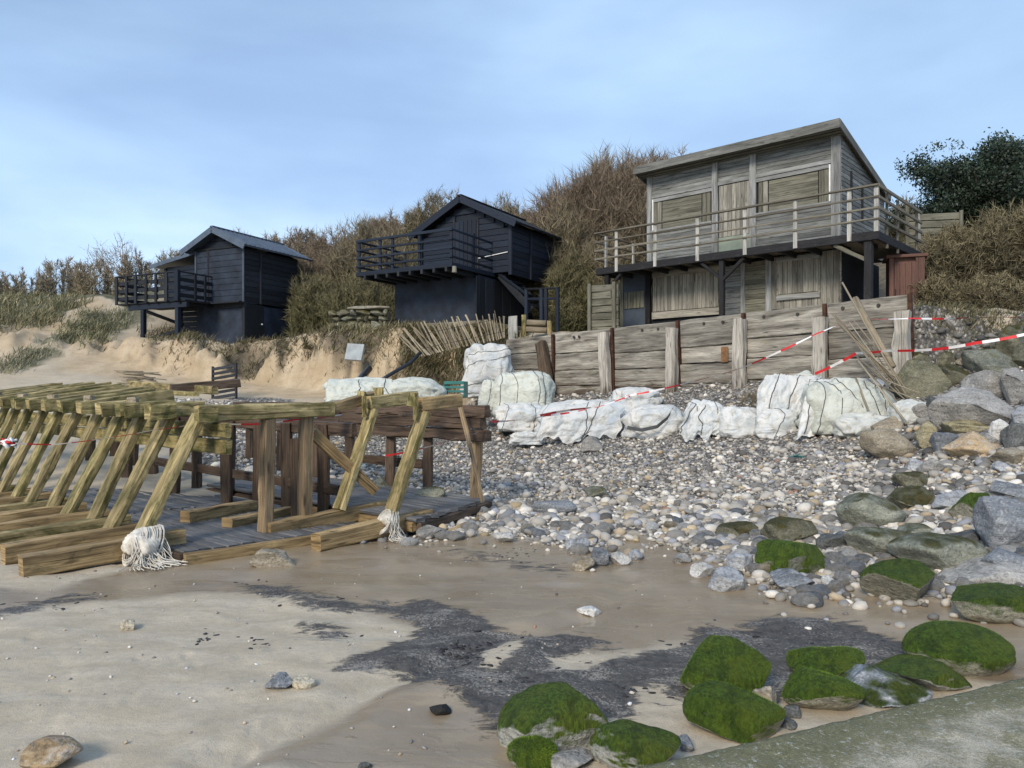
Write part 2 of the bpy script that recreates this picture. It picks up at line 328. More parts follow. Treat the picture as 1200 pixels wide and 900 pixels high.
def bagmat(name,c,c2,tint):
    m,nt,b=nodemat(name); k=NB(nt); tc=k.n('ShaderNodeTexCoord').outputs['Object']
    n=k.noise(tc,2.5,5,.6,.5); n2=k.noise(tc,7,5,.65,.4); n3=k.noise(tc,26,4,.6)
    cc=k.mix(k.ramp(n,[(.38,0.0),(.66,1.0)]),c,tint)
    cc=k.mix(k.ramp(n2,[(.53,0.0),(.70,.8)]),cc,c2)
    cc=k.hsvrand(cc,.08)
    k.lk(cc,b.inputs['Base Color']); b.inputs['Roughness'].default_value=.55; b.inputs['Specular IOR Level'].default_value=.3
    cr=k.noise(k.mapping(tc,(1,1,1.6)),3.2,4,.5,1.8)
    p=k.bump(cr,None,.45,.10); k.bump(n3,b,.15,.008,p)
    return m
M['bagwhite']=bagmat('white_bag_fabric',(.60,.59,.555),(.33,.31,.255),(.46,.50,.52))
M['baggreen']=bagmat('greenish_bag_fabric',(.57,.58,.51),(.32,.31,.24),(.50,.53,.48))
M['bagdirty']=bagmat('dirty_bag_fabric',(.5,.5,.46),(.26,.24,.2),(.42,.44,.42))
M['rk_grey']=rockmat('grey_rock',(.20,.195,.18),(.37,.355,.33),spot=(.55,.53,.5))
M['rk_tan']=rockmat('tan_rock',(.22,.185,.13),(.36,.31,.23),spot=(.52,.49,.43))
M['rk_orange']=rockmat('orange_rock',(.36,.24,.12),(.48,.37,.23),spot=(.5,.49,.47),spot_amt=.5)
M['rk_olive']=rockmat('olive_rock',(.10,.10,.065),(.21,.20,.135),moss=(.085,.088,.025),amt=.42,spot=(.34,.33,.27))
M['rk_blue']=rockmat('bluegrey_rock',(.12,.135,.155),(.24,.25,.265),spot=(.45,.46,.46),spot_amt=.3)
M['rk_dark']=rockmat('dark_rock',(.06,.065,.065),(.13,.135,.13),spot=(.25,.25,.24))
M['rk_white']=rockmat('white_rock',(.5,.49,.46),(.66,.65,.62),spot=(.35,.35,.34),spot_amt=.3)
M['rk_whiteblue']=rockmat('bluewhite_rock',(.28,.30,.34),(.52,.525,.52),spot=(.25,.28,.33),spot_amt=.4)
M['rk_gg']=rockmat('greygreen_rock',(.13,.14,.11),(.26,.265,.21),moss=(.085,.10,.025),amt=.3,spot=(.42,.42,.36))
M['rk_mosstop']=rockmat('moss_topped_rock',(.19,.18,.13),(.33,.32,.25),moss=(.075,.135,.014),amt=.66,spot=(.42,.41,.35))
M['rk_mossfull']=rockmat('moss_covered_rock',(.2,.2,.15),(.36,.35,.29),moss=(.088,.16,.014),amt=.87,spot=(.45,.44,.38))
M['rk_mosshalf']=rockmat('half_mossy_rock',(.26,.27,.25),(.42,.42,.38),moss=(.088,.155,.015),amt=.70,spot=(.5,.5,.46),spot_amt=.35)
M['rk_bluemoss']=rockmat('bluish_streaked_rock',(.17,.20,.24),(.36,.38,.40),moss=(.065,.11,.014),amt=.35,spot=(.6,.62,.62),spot_amt=.5)
M['rk_yellow']=rockmat('yellow_rock',(.32,.27,.14),(.42,.37,.23),moss=(.14,.13,.03),amt=.2)
M['rk_black']=rockmat('black_stone',(.012,.012,.013),(.025,.025,.026),spot=(.05,.05,.05))
M['rk_cream']=rockmat('cream_stone',(.5,.43,.3),(.6,.54,.42),spot=(.6,.58,.5))
M['pebble']=colattr('shingle_pebble',.75,45,.35,.25)
M['twig']=colattr('bare_twigs',.9,8,.15,0)
M['leaf']=colattr('evergreen_leaf',.55,8,.15,0,spec=.4)
M['grass']=colattr('dune_grass',.8,8,.1,0)
M['bark']=plain('bark',(.10,.085,.065),.9,.25,9,bump=.6)

def terrainmat():
    m,nt,b=nodemat('beach_ground'); k=NB(nt)
    tc=k.n('ShaderNodeTexCoord').outputs['Object']
    def attr(nm):
        a=k.n('ShaderNodeAttribute'); a.attribute_name=nm; return a.outputs['Fac']
    gr,gs,wet,dk,cl,hl=[attr(x) for x in ('gravel','grass','wet','mud','cliff','hill')]
    n1=k.noise(tc,.9,6,.6,.3); n2=k.noise(k.mapping(tc,(2.2,5,3)),1.0,6,.62,.5); n3=k.noise(tc,18,5,.65); n4=k.noise(tc,140,3,.7)
    dry=k.mix(k.ramp(n2,[(.40,0.0),(.62,1.0)]),(.43,.36,.26),(.52,.445,.335))
    dry=k.mix(k.ramp(n3,[(.38,.25),(.55,0.0)]),dry,(.28,.25,.2))
    dry=k.mix(k.ramp(n4,[(.34,.35),(.5,0.0)]),dry,(.15,.14,.12))
    wets=k.mix(k.ramp(n1,[(.4,0.0),(.65,1.0)]),(.23,.178,.12),(.295,.236,.163))
    wets=k.mix(k.ramp(k.noise(k.mapping(tc,(1.2,6,2)),1.6,5,.6,1.2),[(.52,0.0),(.62,.5)]),wets,(.32,.25,.16))
    wets=k.mix(k.ramp(n4,[(.3,.3),(.45,0.0)]),wets,(.1,.09,.08))
    wf=k.math('ADD',wet,k.math('MULTIPLY_ADD',n2,.5,-.25))
    wf=k.ramp(wf,[(.35,0.0),(.6,1.0)])
    c=k.mix(wf,dry,wets)
    # peat: ragged edge with sand lying in it
    pf=k.math('ADD',dk,k.math('MULTIPLY_ADD',k.noise(k.mapping(tc,(1.6,4,3)),2.2,8,.75,1.0),2.1,-1.05))
    pf=k.math('ADD',pf,k.math('MULTIPLY_ADD',n3,.5,-.25))
    mudf=k.ramp(pf,[(.36,0.0),(.56,.96)])
    mudc=k.mix(k.ramp(n3,[(.35,0.0),(.65,1.0)]),(.026,.023,.021),(.082,.074,.066))
    mudc=k.mix(k.ramp(k.math('MULTIPLY_ADD',n2,.5,k.math('MULTIPLY',k.noise(tc,60,4,.75),.6)),[(.57,0.0),(.64,.7)]),mudc,(.33,.30,.26))
    c=k.mix(mudf,c,mudc)
    # sand cliff
    cc=k.mix(k.ramp(n1,[(.35,0.0),(.65,1.0)]),(.36,.275,.17),(.49,.39,.265))
    cc=k.mix(k.ramp(n2,[(.52,0.0),(.7,.6)]),cc,(.27,.19,.11))
    cc=k.mix(k.ramp(n3,[(.35,.3),(.5,0.0)]),cc,(.22,.16,.1))
    c=k.mix(cl,c,cc)
    # ground under the shingle
    vo=k.n('ShaderNodeTexVoronoi'); vo.inputs['Scale'].default_value=17; k.lk(tc,vo.inputs['Vector'])
    sh=k.n('ShaderNodeSeparateColor'); k.lk(vo.outputs['Color'],sh.inputs[0])
    gc=k.ramp(sh.outputs[0],[(0,(.07,.065,.06)),(.4,(.16,.15,.135)),(.7,(.28,.265,.24)),(1,(.45,.435,.40))])
    gc=k.mix(k.ramp(vo.outputs['Distance'],[(.3,0.0),(.75,.85)]),gc,(.05,.045,.04))
    gf=k.ramp(k.math('ADD',gr,k.math('MULTIPLY_ADD',n3,.6,-.3)),[(.4,0.0),(.6,1.0)])
    c=k.mix(gf,c,gc)
    # vegetated ground
    gg=k.mix(k.ramp(n2,[(.4,0.0),(.62,1.0)]),(.085,.09,.045),(.19,.17,.105)); gg=k.mix(k.ramp(n3,[(.4,.5),(.6,0.0)]),gg,(.06,.055,.035))
    c=k.mix(k.ramp(k.math('ADD',gs,k.math('MULTIPLY_ADD',n1,.7,-.35)),[(.38,0.0),(.62,1.0)]),c,gg)
    hh=k.mix(k.ramp(n2,[(.4,0.0),(.62,1.0)]),(.075,.062,.042),(.14,.115,.08)); c=k.mix(hl,c,hh)
    k.lk(c,b.inputs['Base Color'])
    dryness=k.math('SUBTRACT',1.0,k.math('MULTIPLY',wf,k.math('SUBTRACT',1.0,k.math('MAXIMUM',gf,cl))))
    pud=k.ramp(k.noise(k.mapping(tc,(.7,2.2,1)),1.3,4,.5,.6),[(.42,.42),(.58,.16)])
    b.inputs['Specular IOR Level'].default_value=.42
    rr=k.mix(dryness,pud,.85); rr=k.mix(mudf,rr,.55); k.lk(rr,b.inputs['Roughness'])
    hb=k.math('ADD',k.math('MULTIPLY',n3,.5),k.math('MULTIPLY',n4,.3)); hb=k.math('ADD',hb,k.math('MULTIPLY',n2,.6))
    hb=k.mix(gf,k.math('MULTIPLY',hb,k.math('MULTIPLY_ADD',dryness,.8,.2)),k.math('MULTIPLY_ADD',vo.outputs['Distance'],-2.0,1.5))
    hb=k.mix(mudf,hb,k.math('MULTIPLY',n3,2.2))
    k.bump(hb,b,.5,.035)
    return m
M['ground']=terrainmat()
def slipmat():
    m,nt,b=nodemat('mossy_concrete'); k=NB(nt); tc=k.n('ShaderNodeTexCoord').outputs['Object']
    n1=k.noise(tc,1.6,6,.65,.4); n2=k.noise(tc,9,5,.7); n3=k.noise(tc,70,4,.75); n4=k.noise(tc,240,2,.6)
    c=k.mix(k.ramp(n2,[(.35,0.0),(.65,1.0)]),(.36,.325,.245),(.55,.50,.40))
    e=k.n('ShaderNodeAttribute'); e.attribute_name='edge'
    f=k.math('ADD',n1,k.math('MULTIPLY_ADD',n3,.55,-.27)); f=k.math('ADD',f,k.math('MULTIPLY',e.outputs['Fac'],.34))
    mc=k.mix(k.ramp(n3,[(.35,0.0),(.65,1.0)]),(.07,.075,.027),(.20,.19,.09))
    c=k.mix(k.ramp(f,[(.47,0.0),(.64,.88)]),c,mc)
    c=k.mix(k.ramp(k.noise(tc,38,5,.8),[(.57,0.0),(.63,.75)]),c,(.52,.53,.47))
    c=k.mix(k.ramp(n4,[(.36,.5),(.5,0.0)]),c,(.06,.065,.045))
    k.lk(c,b.inputs['Base Color']); b.inputs['Roughness'].default_value=.85
    k.bump(k.math('ADD',n3,k.math('MULTIPLY',n4,.5)),b,.8,.012); return m
M['slip']=slipmat()

# ------------------------------------------------------------------ mesh helpers
class MB:
    def __init__(s): s.v=[]; s.f=[]; s.uv=[]; s.mi=[]
    def add(s,vs,fs,uvs=None,mi=0):
        o=len(s.v); s.v+= [tuple(map(float,q)) for q in vs]
        for i,f in enumerate(fs):
            s.f.append(tuple(o+j for j in f)); s.mi.append(mi)
            s.uv.append(uvs[i] if uvs else [(vs[j][0]+vs[j][1]*.5,vs[j][2]+vs[j][1]*.5) for j in f])
    def mesh(s,name,mats,smooth=False):
        me=bpy.data.meshes.new(name); me.from_pydata(s.v,[],s.f)
        ul=me.uv_layers.new(name='UVMap'); flat=[c for f in s.uv for p in f for c in p]; ul.data.foreach_set('uv',flat)
        for m in (mats if isinstance(mats,(list,tuple)) else [mats]): me.materials.append(m)
        me.polygons.foreach_set('material_index',s.mi)
        if smooth: me.polygons.foreach_set('use_smooth',[True]*len(s.f))
        me.update(); return me
    def build(s,name,mats,parent=None,smooth=False): return obj(name,s.mesh(name,mats,smooth),parent)
def obj(name,me,parent=None,loc=None):
    o=bpy.data.objects.new(name,me); col.objects.link(o)
    if parent is not None: o.parent=parent
    if loc is not None: o.location=loc
    return o
def tag(o,label=None,cat=None,group=None,kind=None):
    if label: o['label']=label
    if cat: o['category']=cat
    if group: o['group']=group
    if kind: o['kind']=kind
    return o
def thing(name,label,cat,loc=(0,0,0),rz=0,group=None):
    o=bpy.data.objects.new(name,None); o.empty_display_size=.2; col.objects.link(o); o.location=tuple(map(float,loc)); o.rotation_euler=(0,0,rz)
    return tag(o,label,cat,group)
def unit(v): v=np.array(v,float); return v/np.linalg.norm(v)
def timber(mb,p0,p1,w,h,up=(0,0,1),ch=.012,seg=1,jit=0,bow=0,mi=0,taper=1,twist=0):
    """bevelled beam from p0 to p1; w across, h along 'up'; grain follows its length"""
    p0=np.array(p0,float); p1=np.array(p1,float); t=unit(p1-p0); L=np.linalg.norm(p1-p0)
    up=np.array(up,float)
    if abs(t@unit(up))>.98: up=np.array([1,.3,0.])
    sd=unit(np.cross(t,up)); uv_=np.cross(sd,t)
    ch=min(ch,w*.3,h*.3)
    pr=[(-w/2+ch,-h/2),(w/2-ch,-h/2),(w/2,-h/2+ch),(w/2,h/2-ch),(w/2-ch,h/2),(-w/2+ch,h/2),(-w/2,h/2-ch),(-w/2,-h/2+ch)]
    ln=[math.dist(pr[i],pr[(i+1)%8]) for i in range(8)]; cum=[0]
    for q in ln: cum.append(cum[-1]+q)
    ru,rv=rnd.uniform(0,40),rnd.uniform(0,40)
    vs=[];fs=[];uvs=[]
    for i in range(seg+1):
        f=i/seg; c=p0+t*L*f+uv_*(-bow*4*f*(1-f)); k=1+(taper-1)*f
        a=twist*f; ca,sa=math.cos(a),math.sin(a)
        for (x,y) in pr:
            x,y=x*k,y*k; x,y=x*ca-y*sa,x*sa+y*ca
            j=np.array([rnd.gauss(0,jit) for _ in range(3)]) if jit else 0
            vs.append(c+sd*x+uv_*y+j)
    for i in range(seg):
        for j in range(8):
            j2=(j+1)%8; fs.append((i*8+j,i*8+j2,i*8+8+j2,i*8+8+j))
            u0,u1=ru+L*i/seg,ru+L*(i+1)/seg; v0,v1=rv+cum[j],rv+cum[j+1]
            uvs.append([(u0,v0),(u0,v1),(u1,v1),(u1,v0)])
    n=seg*8
    fs.append(tuple(range(7,-1,-1))); uvs.append([(ru+pr[j][0]*.6,rv+pr[j][1]) for j in range(7,-1,-1)])
    fs.append(tuple(n+j for j in range(8))); uvs.append([(ru+5+pr[j][0]*.6,rv+pr[j][1]) for j in range(8)])
    mb.add(vs,fs,uvs,mi)
def beam(name,p0,p1,w,h,mat,parent=None,**k):
    mb=MB(); timber(mb,p0,p1,w,h,**k); return mb.build(name,mat,parent)
def boxm(mb,c,s,mi=0,ch=.006):       # axis aligned bevelled box, grain along its longest side
    ax=int(np.argmax(s)); c=np.array(c,float); d=np.zeros(3); d[ax]=s[ax]/2
    if ax==0: w_,h_,up=s[1],s[2],(0,0,1)
    elif ax==1: w_,h_,up=s[0],s[2],(0,0,1)
    else: w_,h_,up=s[1],s[0],(1,0,0)
    timber(mb,c-d,c+d,w_,h_,up=up,ch=ch,mi=mi)
def box(name,c,s,mat,parent=None,ch=.006):
    mb=MB(); boxm(mb,c,s,0,ch); return mb.build(name,mat,parent)
def tube(mb,pts,r,n=6,mi=0,cap=True):
    pts=[np.array(p,float) for p in pts]; vs=[];fs=[];uvs=[]; u=0
    rr=r if isinstance(r,(list,tuple)) else [r]*len(pts)
    prev=None
    for i,p in enumerate(pts):
        t=unit(pts[min(i+1,len(pts)-1)]-pts[max(i-1,0)])
        a=np.array([0,0,1.]) if prev is None else prev
        if abs(a@t)>.95: a=np.array([1,0,0.]) if abs(t[0])<.9 else np.array([0,1,0.])
        s1=unit(a-t*(a@t)); s2=np.cross(t,s1); prev=s1
        for j in range(n):
            th=2*math.pi*j/n; vs.append(p+(s1*math.cos(th)+s2*math.sin(th))*rr[i])
    ru=rnd.uniform(0,30)
    for i in range(len(pts)-1):
        L=np.linalg.norm(pts[i+1]-pts[i])
        for j in range(n):
            fs.append((i*n+j,i*n+(j+1)%n,i*n+n+(j+1)%n,i*n+n+j))
            v0,v1=ru+j*.02,ru+(j+1)*.02; uvs.append([(ru+u,v0),(ru+u,v1),(ru+u+L,v1),(ru+u+L,v0)])
        u+=L
    if cap:
        fs.append(tuple(range(n-1,-1,-1))); uvs.append([(ru,ru)]*n)
        fs.append(tuple((len(pts)-1)*n+j for j in range(n))); uvs.append([(ru,ru)]*n)
    mb.add(vs,fs,uvs,mi)
def npmesh(name,v,f,mat,smooth=True,colr=None,attrs=None):
    """v (N,3); f (K,3 or 4) index array"""
    me=bpy.data.meshes.new(name); v=np.asarray(v,np.float32); f=np.asarray(f,np.int32); k=f.shape[1]
    me.vertices.add(len(v)); me.vertices.foreach_set('co',v.ravel())
    me.loops.add(f.size); me.loops.foreach_set('vertex_index',f.ravel())
    me.polygons.add(len(f)); me.polygons.foreach_set('loop_start',np.arange(0,f.size,k,dtype=np.int32))
    if smooth: me.polygons.foreach_set('use_smooth',np.ones(len(f),bool))
    if colr is not None:
        a=me.color_attributes.new('Col','FLOAT_COLOR','POINT'); c=np.ones((len(v),4),np.float32); c[:,:3]=colr; a.data.foreach_set('color',c.ravel())
    for nm,val in (attrs or {}).items():
        a=me.attributes.new(nm,'FLOAT','POINT'); a.data.foreach_set('value',np.asarray(val,np.float32))
    me.materials.append(mat); me.update(calc_edges=True); me.validate(); return me
_ICO={}
def ico(n):
    if n in _ICO: return _ICO[n]
    import bmesh
    bm=bmesh.new(); bmesh.ops.create_icosphere(bm,subdivisions=n,radius=1); bm.verts.ensure_lookup_table()
    v=np.array([q.co[:] for q in bm.verts]); f=np.array([[q.index for q in p.verts] for p in bm.faces]); bm.free()
    _ICO[n]=(v,f); return _ICO[n]
def rockshape(seed,sub=4,cuts=14,lo=.5,hi=.88,noise=.06,soft=.0):
    r=np.random.RandomState(seed); v,f=ico(sub); v=v.copy()
    for _ in range(cuts):
        n=unit(r.normal(size=3)); d=r.uniform(lo,hi); e=v@n-d; m=e>0; v[m]-=np.outer(e[m]*(1-soft),n)
    v*=1+(fbm(v*1.3+seed*3.1,2,seed)*noise)[:,None]
    nn=v/np.linalg.norm(v,axis=1)[:,None]
    v+=nn*(fbm(v*4+seed,3,seed+5)*noise*.32)[:,None]
    v=(v-(v.max(0)+v.min(0))/2)/((v.max(0)-v.min(0))/2)
    return v,f
def moss_strands(o,v,f,seed,n):
    r=np.random.RandomState(seed); tri=v[f]; nr=np.cross(tri[:,1]-tri[:,0],tri[:,2]-tri[:,0]); ar=np.linalg.norm(nr,axis=1)+1e-12; nr=nr/ar[:,None]
    w_=ar*np.clip(nr[:,2]*1.2+.35,0,1); k=r.choice(len(f),n,p=w_/w_.sum()); a,b=r.rand(n,1),r.rand(n,1); m=(a+b)>1; a=np.where(m,1-a,a); b=np.where(m,1-b,b)
    t=tri[k]; p=t[:,0]*(1-a-b)+t[:,1]*a+t[:,2]*b; N=nr[k]; N=np.where((np.sum(N*p,1)<0)[:,None],-N,N)
    dn=np.array([[0,0,-1.]])-N*(-N[:,2:3]); dn/=np.linalg.norm(dn,axis=1)[:,None]+1e-6
    d=N*r.uniform(.3,1.1,(n,1))+dn*r.uniform(.2,1.2,(n,1))+r.normal(0,.5,(n,3)); d/=np.linalg.norm(d,axis=1)[:,None]
    L=r.uniform(.003,.011,(n,1)); s=np.cross(d,N); s/=np.linalg.norm(s,axis=1)[:,None]+1e-6; wd=L*.14
    V=np.stack([p-s*wd-N*.002,p+s*wd-N*.002,p+d*L],1).reshape(-1,3)
    cl=fbm(p*5+seed,3,seed)[:,None]; c=np.array([[.08,.148,.012]])*(1+cl*.5)+np.array([[.05,.04,.003]])*np.clip(cl,0,1); c=np.clip(c*r.uniform(.5,1.35,(n,1)),.003,1)
    q=obj('moss_strands',npmesh('moss_strands',V,np.arange(3*n).reshape(n,3),M['grass'],False,np.repeat(c,3,0)),o); q['kind']='stuff'
def boulder(px0,py0,px1,py1,mat,label,seed,Y=None,name='boulder',cat='boulder',group=None,sub=4,cuts=16,lo=.48,hi=.86,noise=.07,depth=.85,sink=.10,tilt=0,rz=None,soft=.04):
    cx=(px0+px1)/2
    Yg=G(cx,py1-(py1-py0)*.06)[1]; Y=Yg if Y is None else min(Y,Yg)
    W=(px1-px0)/F*Y; d=W*depth; Yc=Y+d*.42
    W=(px1-px0)/F*Yc; H=(py1-py0)/F*Y
    zb=CAMZ+(HY-py1)/F*Y; X=(cx-600)/F*Yc
    H=max(H*.98,W*.22)
    look=max(0,(py0-HY)/F); H=max(H-look*d*(.25 if Y>4.6 else .4),W*.3)     # top surface also shows from above
    v,f=rockshape(seed,sub,cuts,lo,hi,noise,soft)
    r=random.Random(seed)
    c,s=math.cos(tilt),math.sin(tilt); x=v[:,0]*c-v[:,2]*s; z=v[:,0]*s+v[:,2]*c; v=np.stack([x,v[:,1],z],1)
    a=r.uniform(-.35,.35) if rz is None else rz
    c,s=math.cos(a),math.sin(a); v=np.stack([v[:,0]*c-v[:,1]*s,v[:,0]*s+v[:,1]*c,v[:,2]],1)
    v=(v-(v.max(0)+v.min(0))/2)/((v.max(0)-v.min(0))/2)
    H*=1.1 if Y>4.6 else .97; Ht=H*(1+sink)
    v=v*np.array([W/2,d/2,Ht/2])
    me=npmesh(name,v,f,M[mat]); o=obj(name,me,None,(X,Yc,zb-H*sink+Ht/2)); tag(o,label,cat,group)
    if mat in ('rk_mossfull','rk_mosstop'): moss_strands(o,v,f,seed,7000 if sub>5 else 3000)
    return o
# ------------------------------------------------------------------ ground sheet
GRAV=[(440,622),(500,633),(560,623),(640,630),(690,640),(740,628),(800,640),(850,652),(880,672),(930,697),(1010,692),(1100,712),(1340,736)]
def build_ground():
    fine=np.linspace(-40,40,400); rest=np.concatenate([np.linspace(-180,-41,36)[:-1],fine,np.linspace(41,180,36)[1:]])
    th=np.radians(rest); rr=np.concatenate([np.geomspace(.5,18,310),np.linspace(18.06,29,110),np.geomspace(29.3,60,50),np.geomspace(63,900,28)])
    T,RR=np.meshgrid(th,rr); x=RR*np.sin(T); y=RR*np.cos(T)
    z=terr(x,y)
    nr,nt=x.shape; idx=np.arange(nr*nt).reshape(nr,nt)
    f=np.stack([idx[:-1,:-1],idx[:-1,1:],idx[1:,1:],idx[1:,:-1]],-1).reshape(-1,4)
    X,Y,Z=x.ravel(),y.ravel(),z.ravel(); p=np.stack([X,Y,np.zeros_like(X)],-1)
    n1=fbm(p*.9,4,71); n2=fbm(p*3.1,3,77)
    gl=[tuple(PZ(a,b,.0)[:2]) for a,b in GRAV]
    # shingle: inland of its lower edge, below the boundary line
    left=[tuple(SN(-9,5.9)[:2]),tuple(SN(-14,6.2)[:2]),tuple(SN(-40,7)[:2])]
    d,sg=polydist(X,Y,left[::-1]+gl+[(16,3),(60,-14)]); g=sstep(-.35,.35,d*sg+n1*.18+n2*.1)
    bd,bs=polydist(X,Y,BND); b=bd*bs
    up=sstep(-.2,.6,b+n1*.4)
    cl=np.exp(-((b+.6)/1.5)**2)*(X<-1.2); cl=np.clip(cl*1.6+n1*.35*(cl>.2),0,1)*sstep(-24,-14,X)
    flat=sstep(-2.5,-1.0,b)*(X<-1.2)
    gr=g*(1-sstep(-3.2,-1.6,b+n1*.5)*(X<-1.0))*(1-up)
    hill=sstep(2.0,5.5,b+n1*.8)*sstep(-18,-13,X)
    hill=np.maximum(hill,up*sstep(1.5,4,X)*sstep(3.5,5,b))
    # left dune: sandy path between grass strips
    dune=(1-sstep(-18,-13.0,X))*sstep(18,22,Y)
    def poly(pp,dep): return [tuple(G(a,b_)[:2]) for a,b_ in pp]
    path=poly([(-90,470),(0,428),(50,398),(100,376),(122,362),(125,352),(112,349),(96,352),(80,366),(40,380),(0,396),(-90,420)],0)
    scree=poly([(-90,500),(0,448),(50,430),(90,412),(140,392),(210,385),(230,420),(120,460),(60,475),(-60,520)],0)
    pd=inpoly(X,Y,path); sc=inpoly(X,Y,scree)
    gs=dune*(1-sstep(-.7,.4,pd+n1*.6))*(1-sstep(-.9,.4,sc+n1*.5))*sstep(-4.5,-3.0,b+n1*.4)
    cl=np.maximum(cl,dune*sstep(-6,-4,b)*(1-gs)); cl=np.clip(cl,0,1)
    gr=np.where(dune>.3,np.clip(gr,0,.15),gr); gr=np.where((X<-8.0)&(Y>17),np.clip(gr,0,.15),gr)
    wp=[tuple(PZ(a,b_,0)[:2]) for a,b_ in [(-300,690),(60,690),(140,672),(240,652),(420,632),(640,628),(760,625),(900,680),(1340,730),(1400,800),(1150,790),(1000,740),(700,765),(560,740),(450,718),(370,692),(240,690),(140,705),(0,722),(-300,745)]]
    wet=sstep(-.45,.4,inpoly(X,Y,wp)+n1*.16)
    wp2=[tuple(PZ(a,b_,0)[:2]) for a,b_ in [(270,905),(330,868),(420,822),(480,796),(560,790),(600,850),(640,905)]]
    wet=np.maximum(wet,.62*sstep(-.15,.1,inpoly(X,Y,wp2)))
    mud=np.zeros_like(X)
    for pl,amp in (([(430,705),(500,708),(560,728),(610,742),(690,748),(740,772),(790,758),(835,742),(900,722),(970,722),(1070,752),(1100,770),(1060,800),(940,800),(890,835),(800,812),(740,838),(690,832),(640,850),(575,852),(545,815),(470,792),(405,782),(400,772),(470,752),(500,735)],1.0),
                   ([(285,683),(330,690),(400,703),(520,720),(520,728),(400,714),(340,704),(290,690)],.72),([(-20,722),(40,706),(80,698),(82,703),(40,714),(-20,730)],.78),([(90,700),(125,697),(122,703),(90,706)],.7),
                   ([(520,640),(600,650),(680,660),(660,672),(600,664),(540,655)],.42),([(355,735),(415,735),(410,750),(365,750)],.6)):
        q=[tuple(PZ(a,b_,0)[:2]) for a,b_ in pl]; dd=inpoly(X,Y,q); mud=np.maximum(mud,amp*sstep(-.24,.20,dd+n2*.08))
    # sand showing between
    for pl in ([(640,770),(700,757),(725,765),(690,785),(640,785)],[(560,765),(600,745),(620,748),(585,790),(560,790)],[(735,800),(765,800),(790,810),(760,838),(740,830)]):
        q=[tuple(PZ(a,b_,0)[:2]) for a,b_ in pl]; mud*=1-.8*sstep(-.08,.08,inpoly(X,Y,q)+n2*.03)
    edge_=sstep(-.35,-.05,b+n2*.12)*(1-sstep(.5,1.4,b+n1*.4))*(X<-2.2)*sstep(-13.5,-11,X)
    hill=np.maximum(hill,edge_*sstep(-.3,.2,n1))
    cl=cl*(1-.0*edge_)
    rr_=np.random.RandomState(31); nearm=np.hypot(X,Y)<9
    dz=np.zeros_like(X)
    for _ in range(110):
        qy=rr_.uniform(2.6,7.0); qx=rr_.uniform(-.75,.15)*qy; ra=rr_.uniform(.03,.11); de=rr_.uniform(.003,.009); an=rr_.uniform(0,3.1); m_=nearm&(np.abs(X-qx)<.5)&(np.abs(Y-qy)<.5)
        u_=(X[m_]-qx)*math.cos(an)+(Y[m_]-qy)*math.sin(an); w_=-(X[m_]-qx)*math.sin(an)+(Y[m_]-qy)*math.cos(an); e_=np.sqrt((u_/ra)**2+(w_/(ra*.5))**2)
        dz[m_]+=-de*np.exp(-e_**2)+de*.45*np.exp(-((e_-1.5)/.4)**2)
    rp_=np.sin((Y*1.0+X*.25)*22+n1*5)*.002*sstep(-.1,.5,n1)*(1-wet)
    Z=Z+np.where(nearm,(dz+rp_)*(1-gr),0)
    Z2=Z+mud*.025*np.clip(.4+n2,0,1)
    p3=np.stack([X,Y,Z2],-1)
    me=npmesh('beach_ground',p3,f,M['ground'],True,None,dict(gravel=gr,grass=np.maximum(gs,0),wet=wet*(1-gr),mud=mud,cliff=cl*(1-gs),hill=hill*(1-dune)))
    o=obj('beach_ground',me); tag(o,kind='structure'); return o
ground=build_ground()
def build_slip():
    # near edge of a mossy concrete slipway: sheet with a worn, drooping edge
    A=np.array([-1.6,1.52]); B=np.array([9.,6.13]); e=unit(B-A); nn=np.array([e[1],-e[0]])
    L=np.linalg.norm(B-A); us=np.concatenate([np.linspace(0,5.5,260),np.linspace(5.6,L,40)]); vs=np.concatenate([[-.03,-.03,-.01],np.linspace(0,2.2,90),np.linspace(2.3,5,20)])
    U,V=np.meshgrid(us,vs); q=np.stack([U*2.2,V*2.2,0*U],-1).reshape(-1,3)
    w_=fbm(q,4,5).reshape(U.shape); w2=fbm(q*5,3,8).reshape(U.shape); w3=fbm(q*14,2,9).reshape(U.shape)
    Vv=V+np.where(V<.25,(w_*.012+w2*.010)*(1-V/.25),0)
    x=A[0]+e[0]*U+nn[0]*Vv; y=A[1]+e[1]*U+nn[1]*Vv
    z=.428+w_*.008+w2*.006+w3*.003-.03*np.exp(-np.maximum(V,0)/.03)
    z[0,:]=-.3; z[1,:]=.30+w2[1]*.02
    idx=np.arange(U.size).reshape(U.shape); f=np.stack([idx[:-1,:-1],idx[:-1,1:],idx[1:,1:],idx[1:,:-1]],-1).reshape(-1,4)[:,::-1]
    me=npmesh('slipway',np.stack([x.ravel(),y.ravel(),z.ravel()],-1),f,M['slip'],True,None,dict(edge=np.exp(-np.maximum(V,0).ravel()/.18)))
    tag(obj('slipway',me),kind='structure')
build_slip()

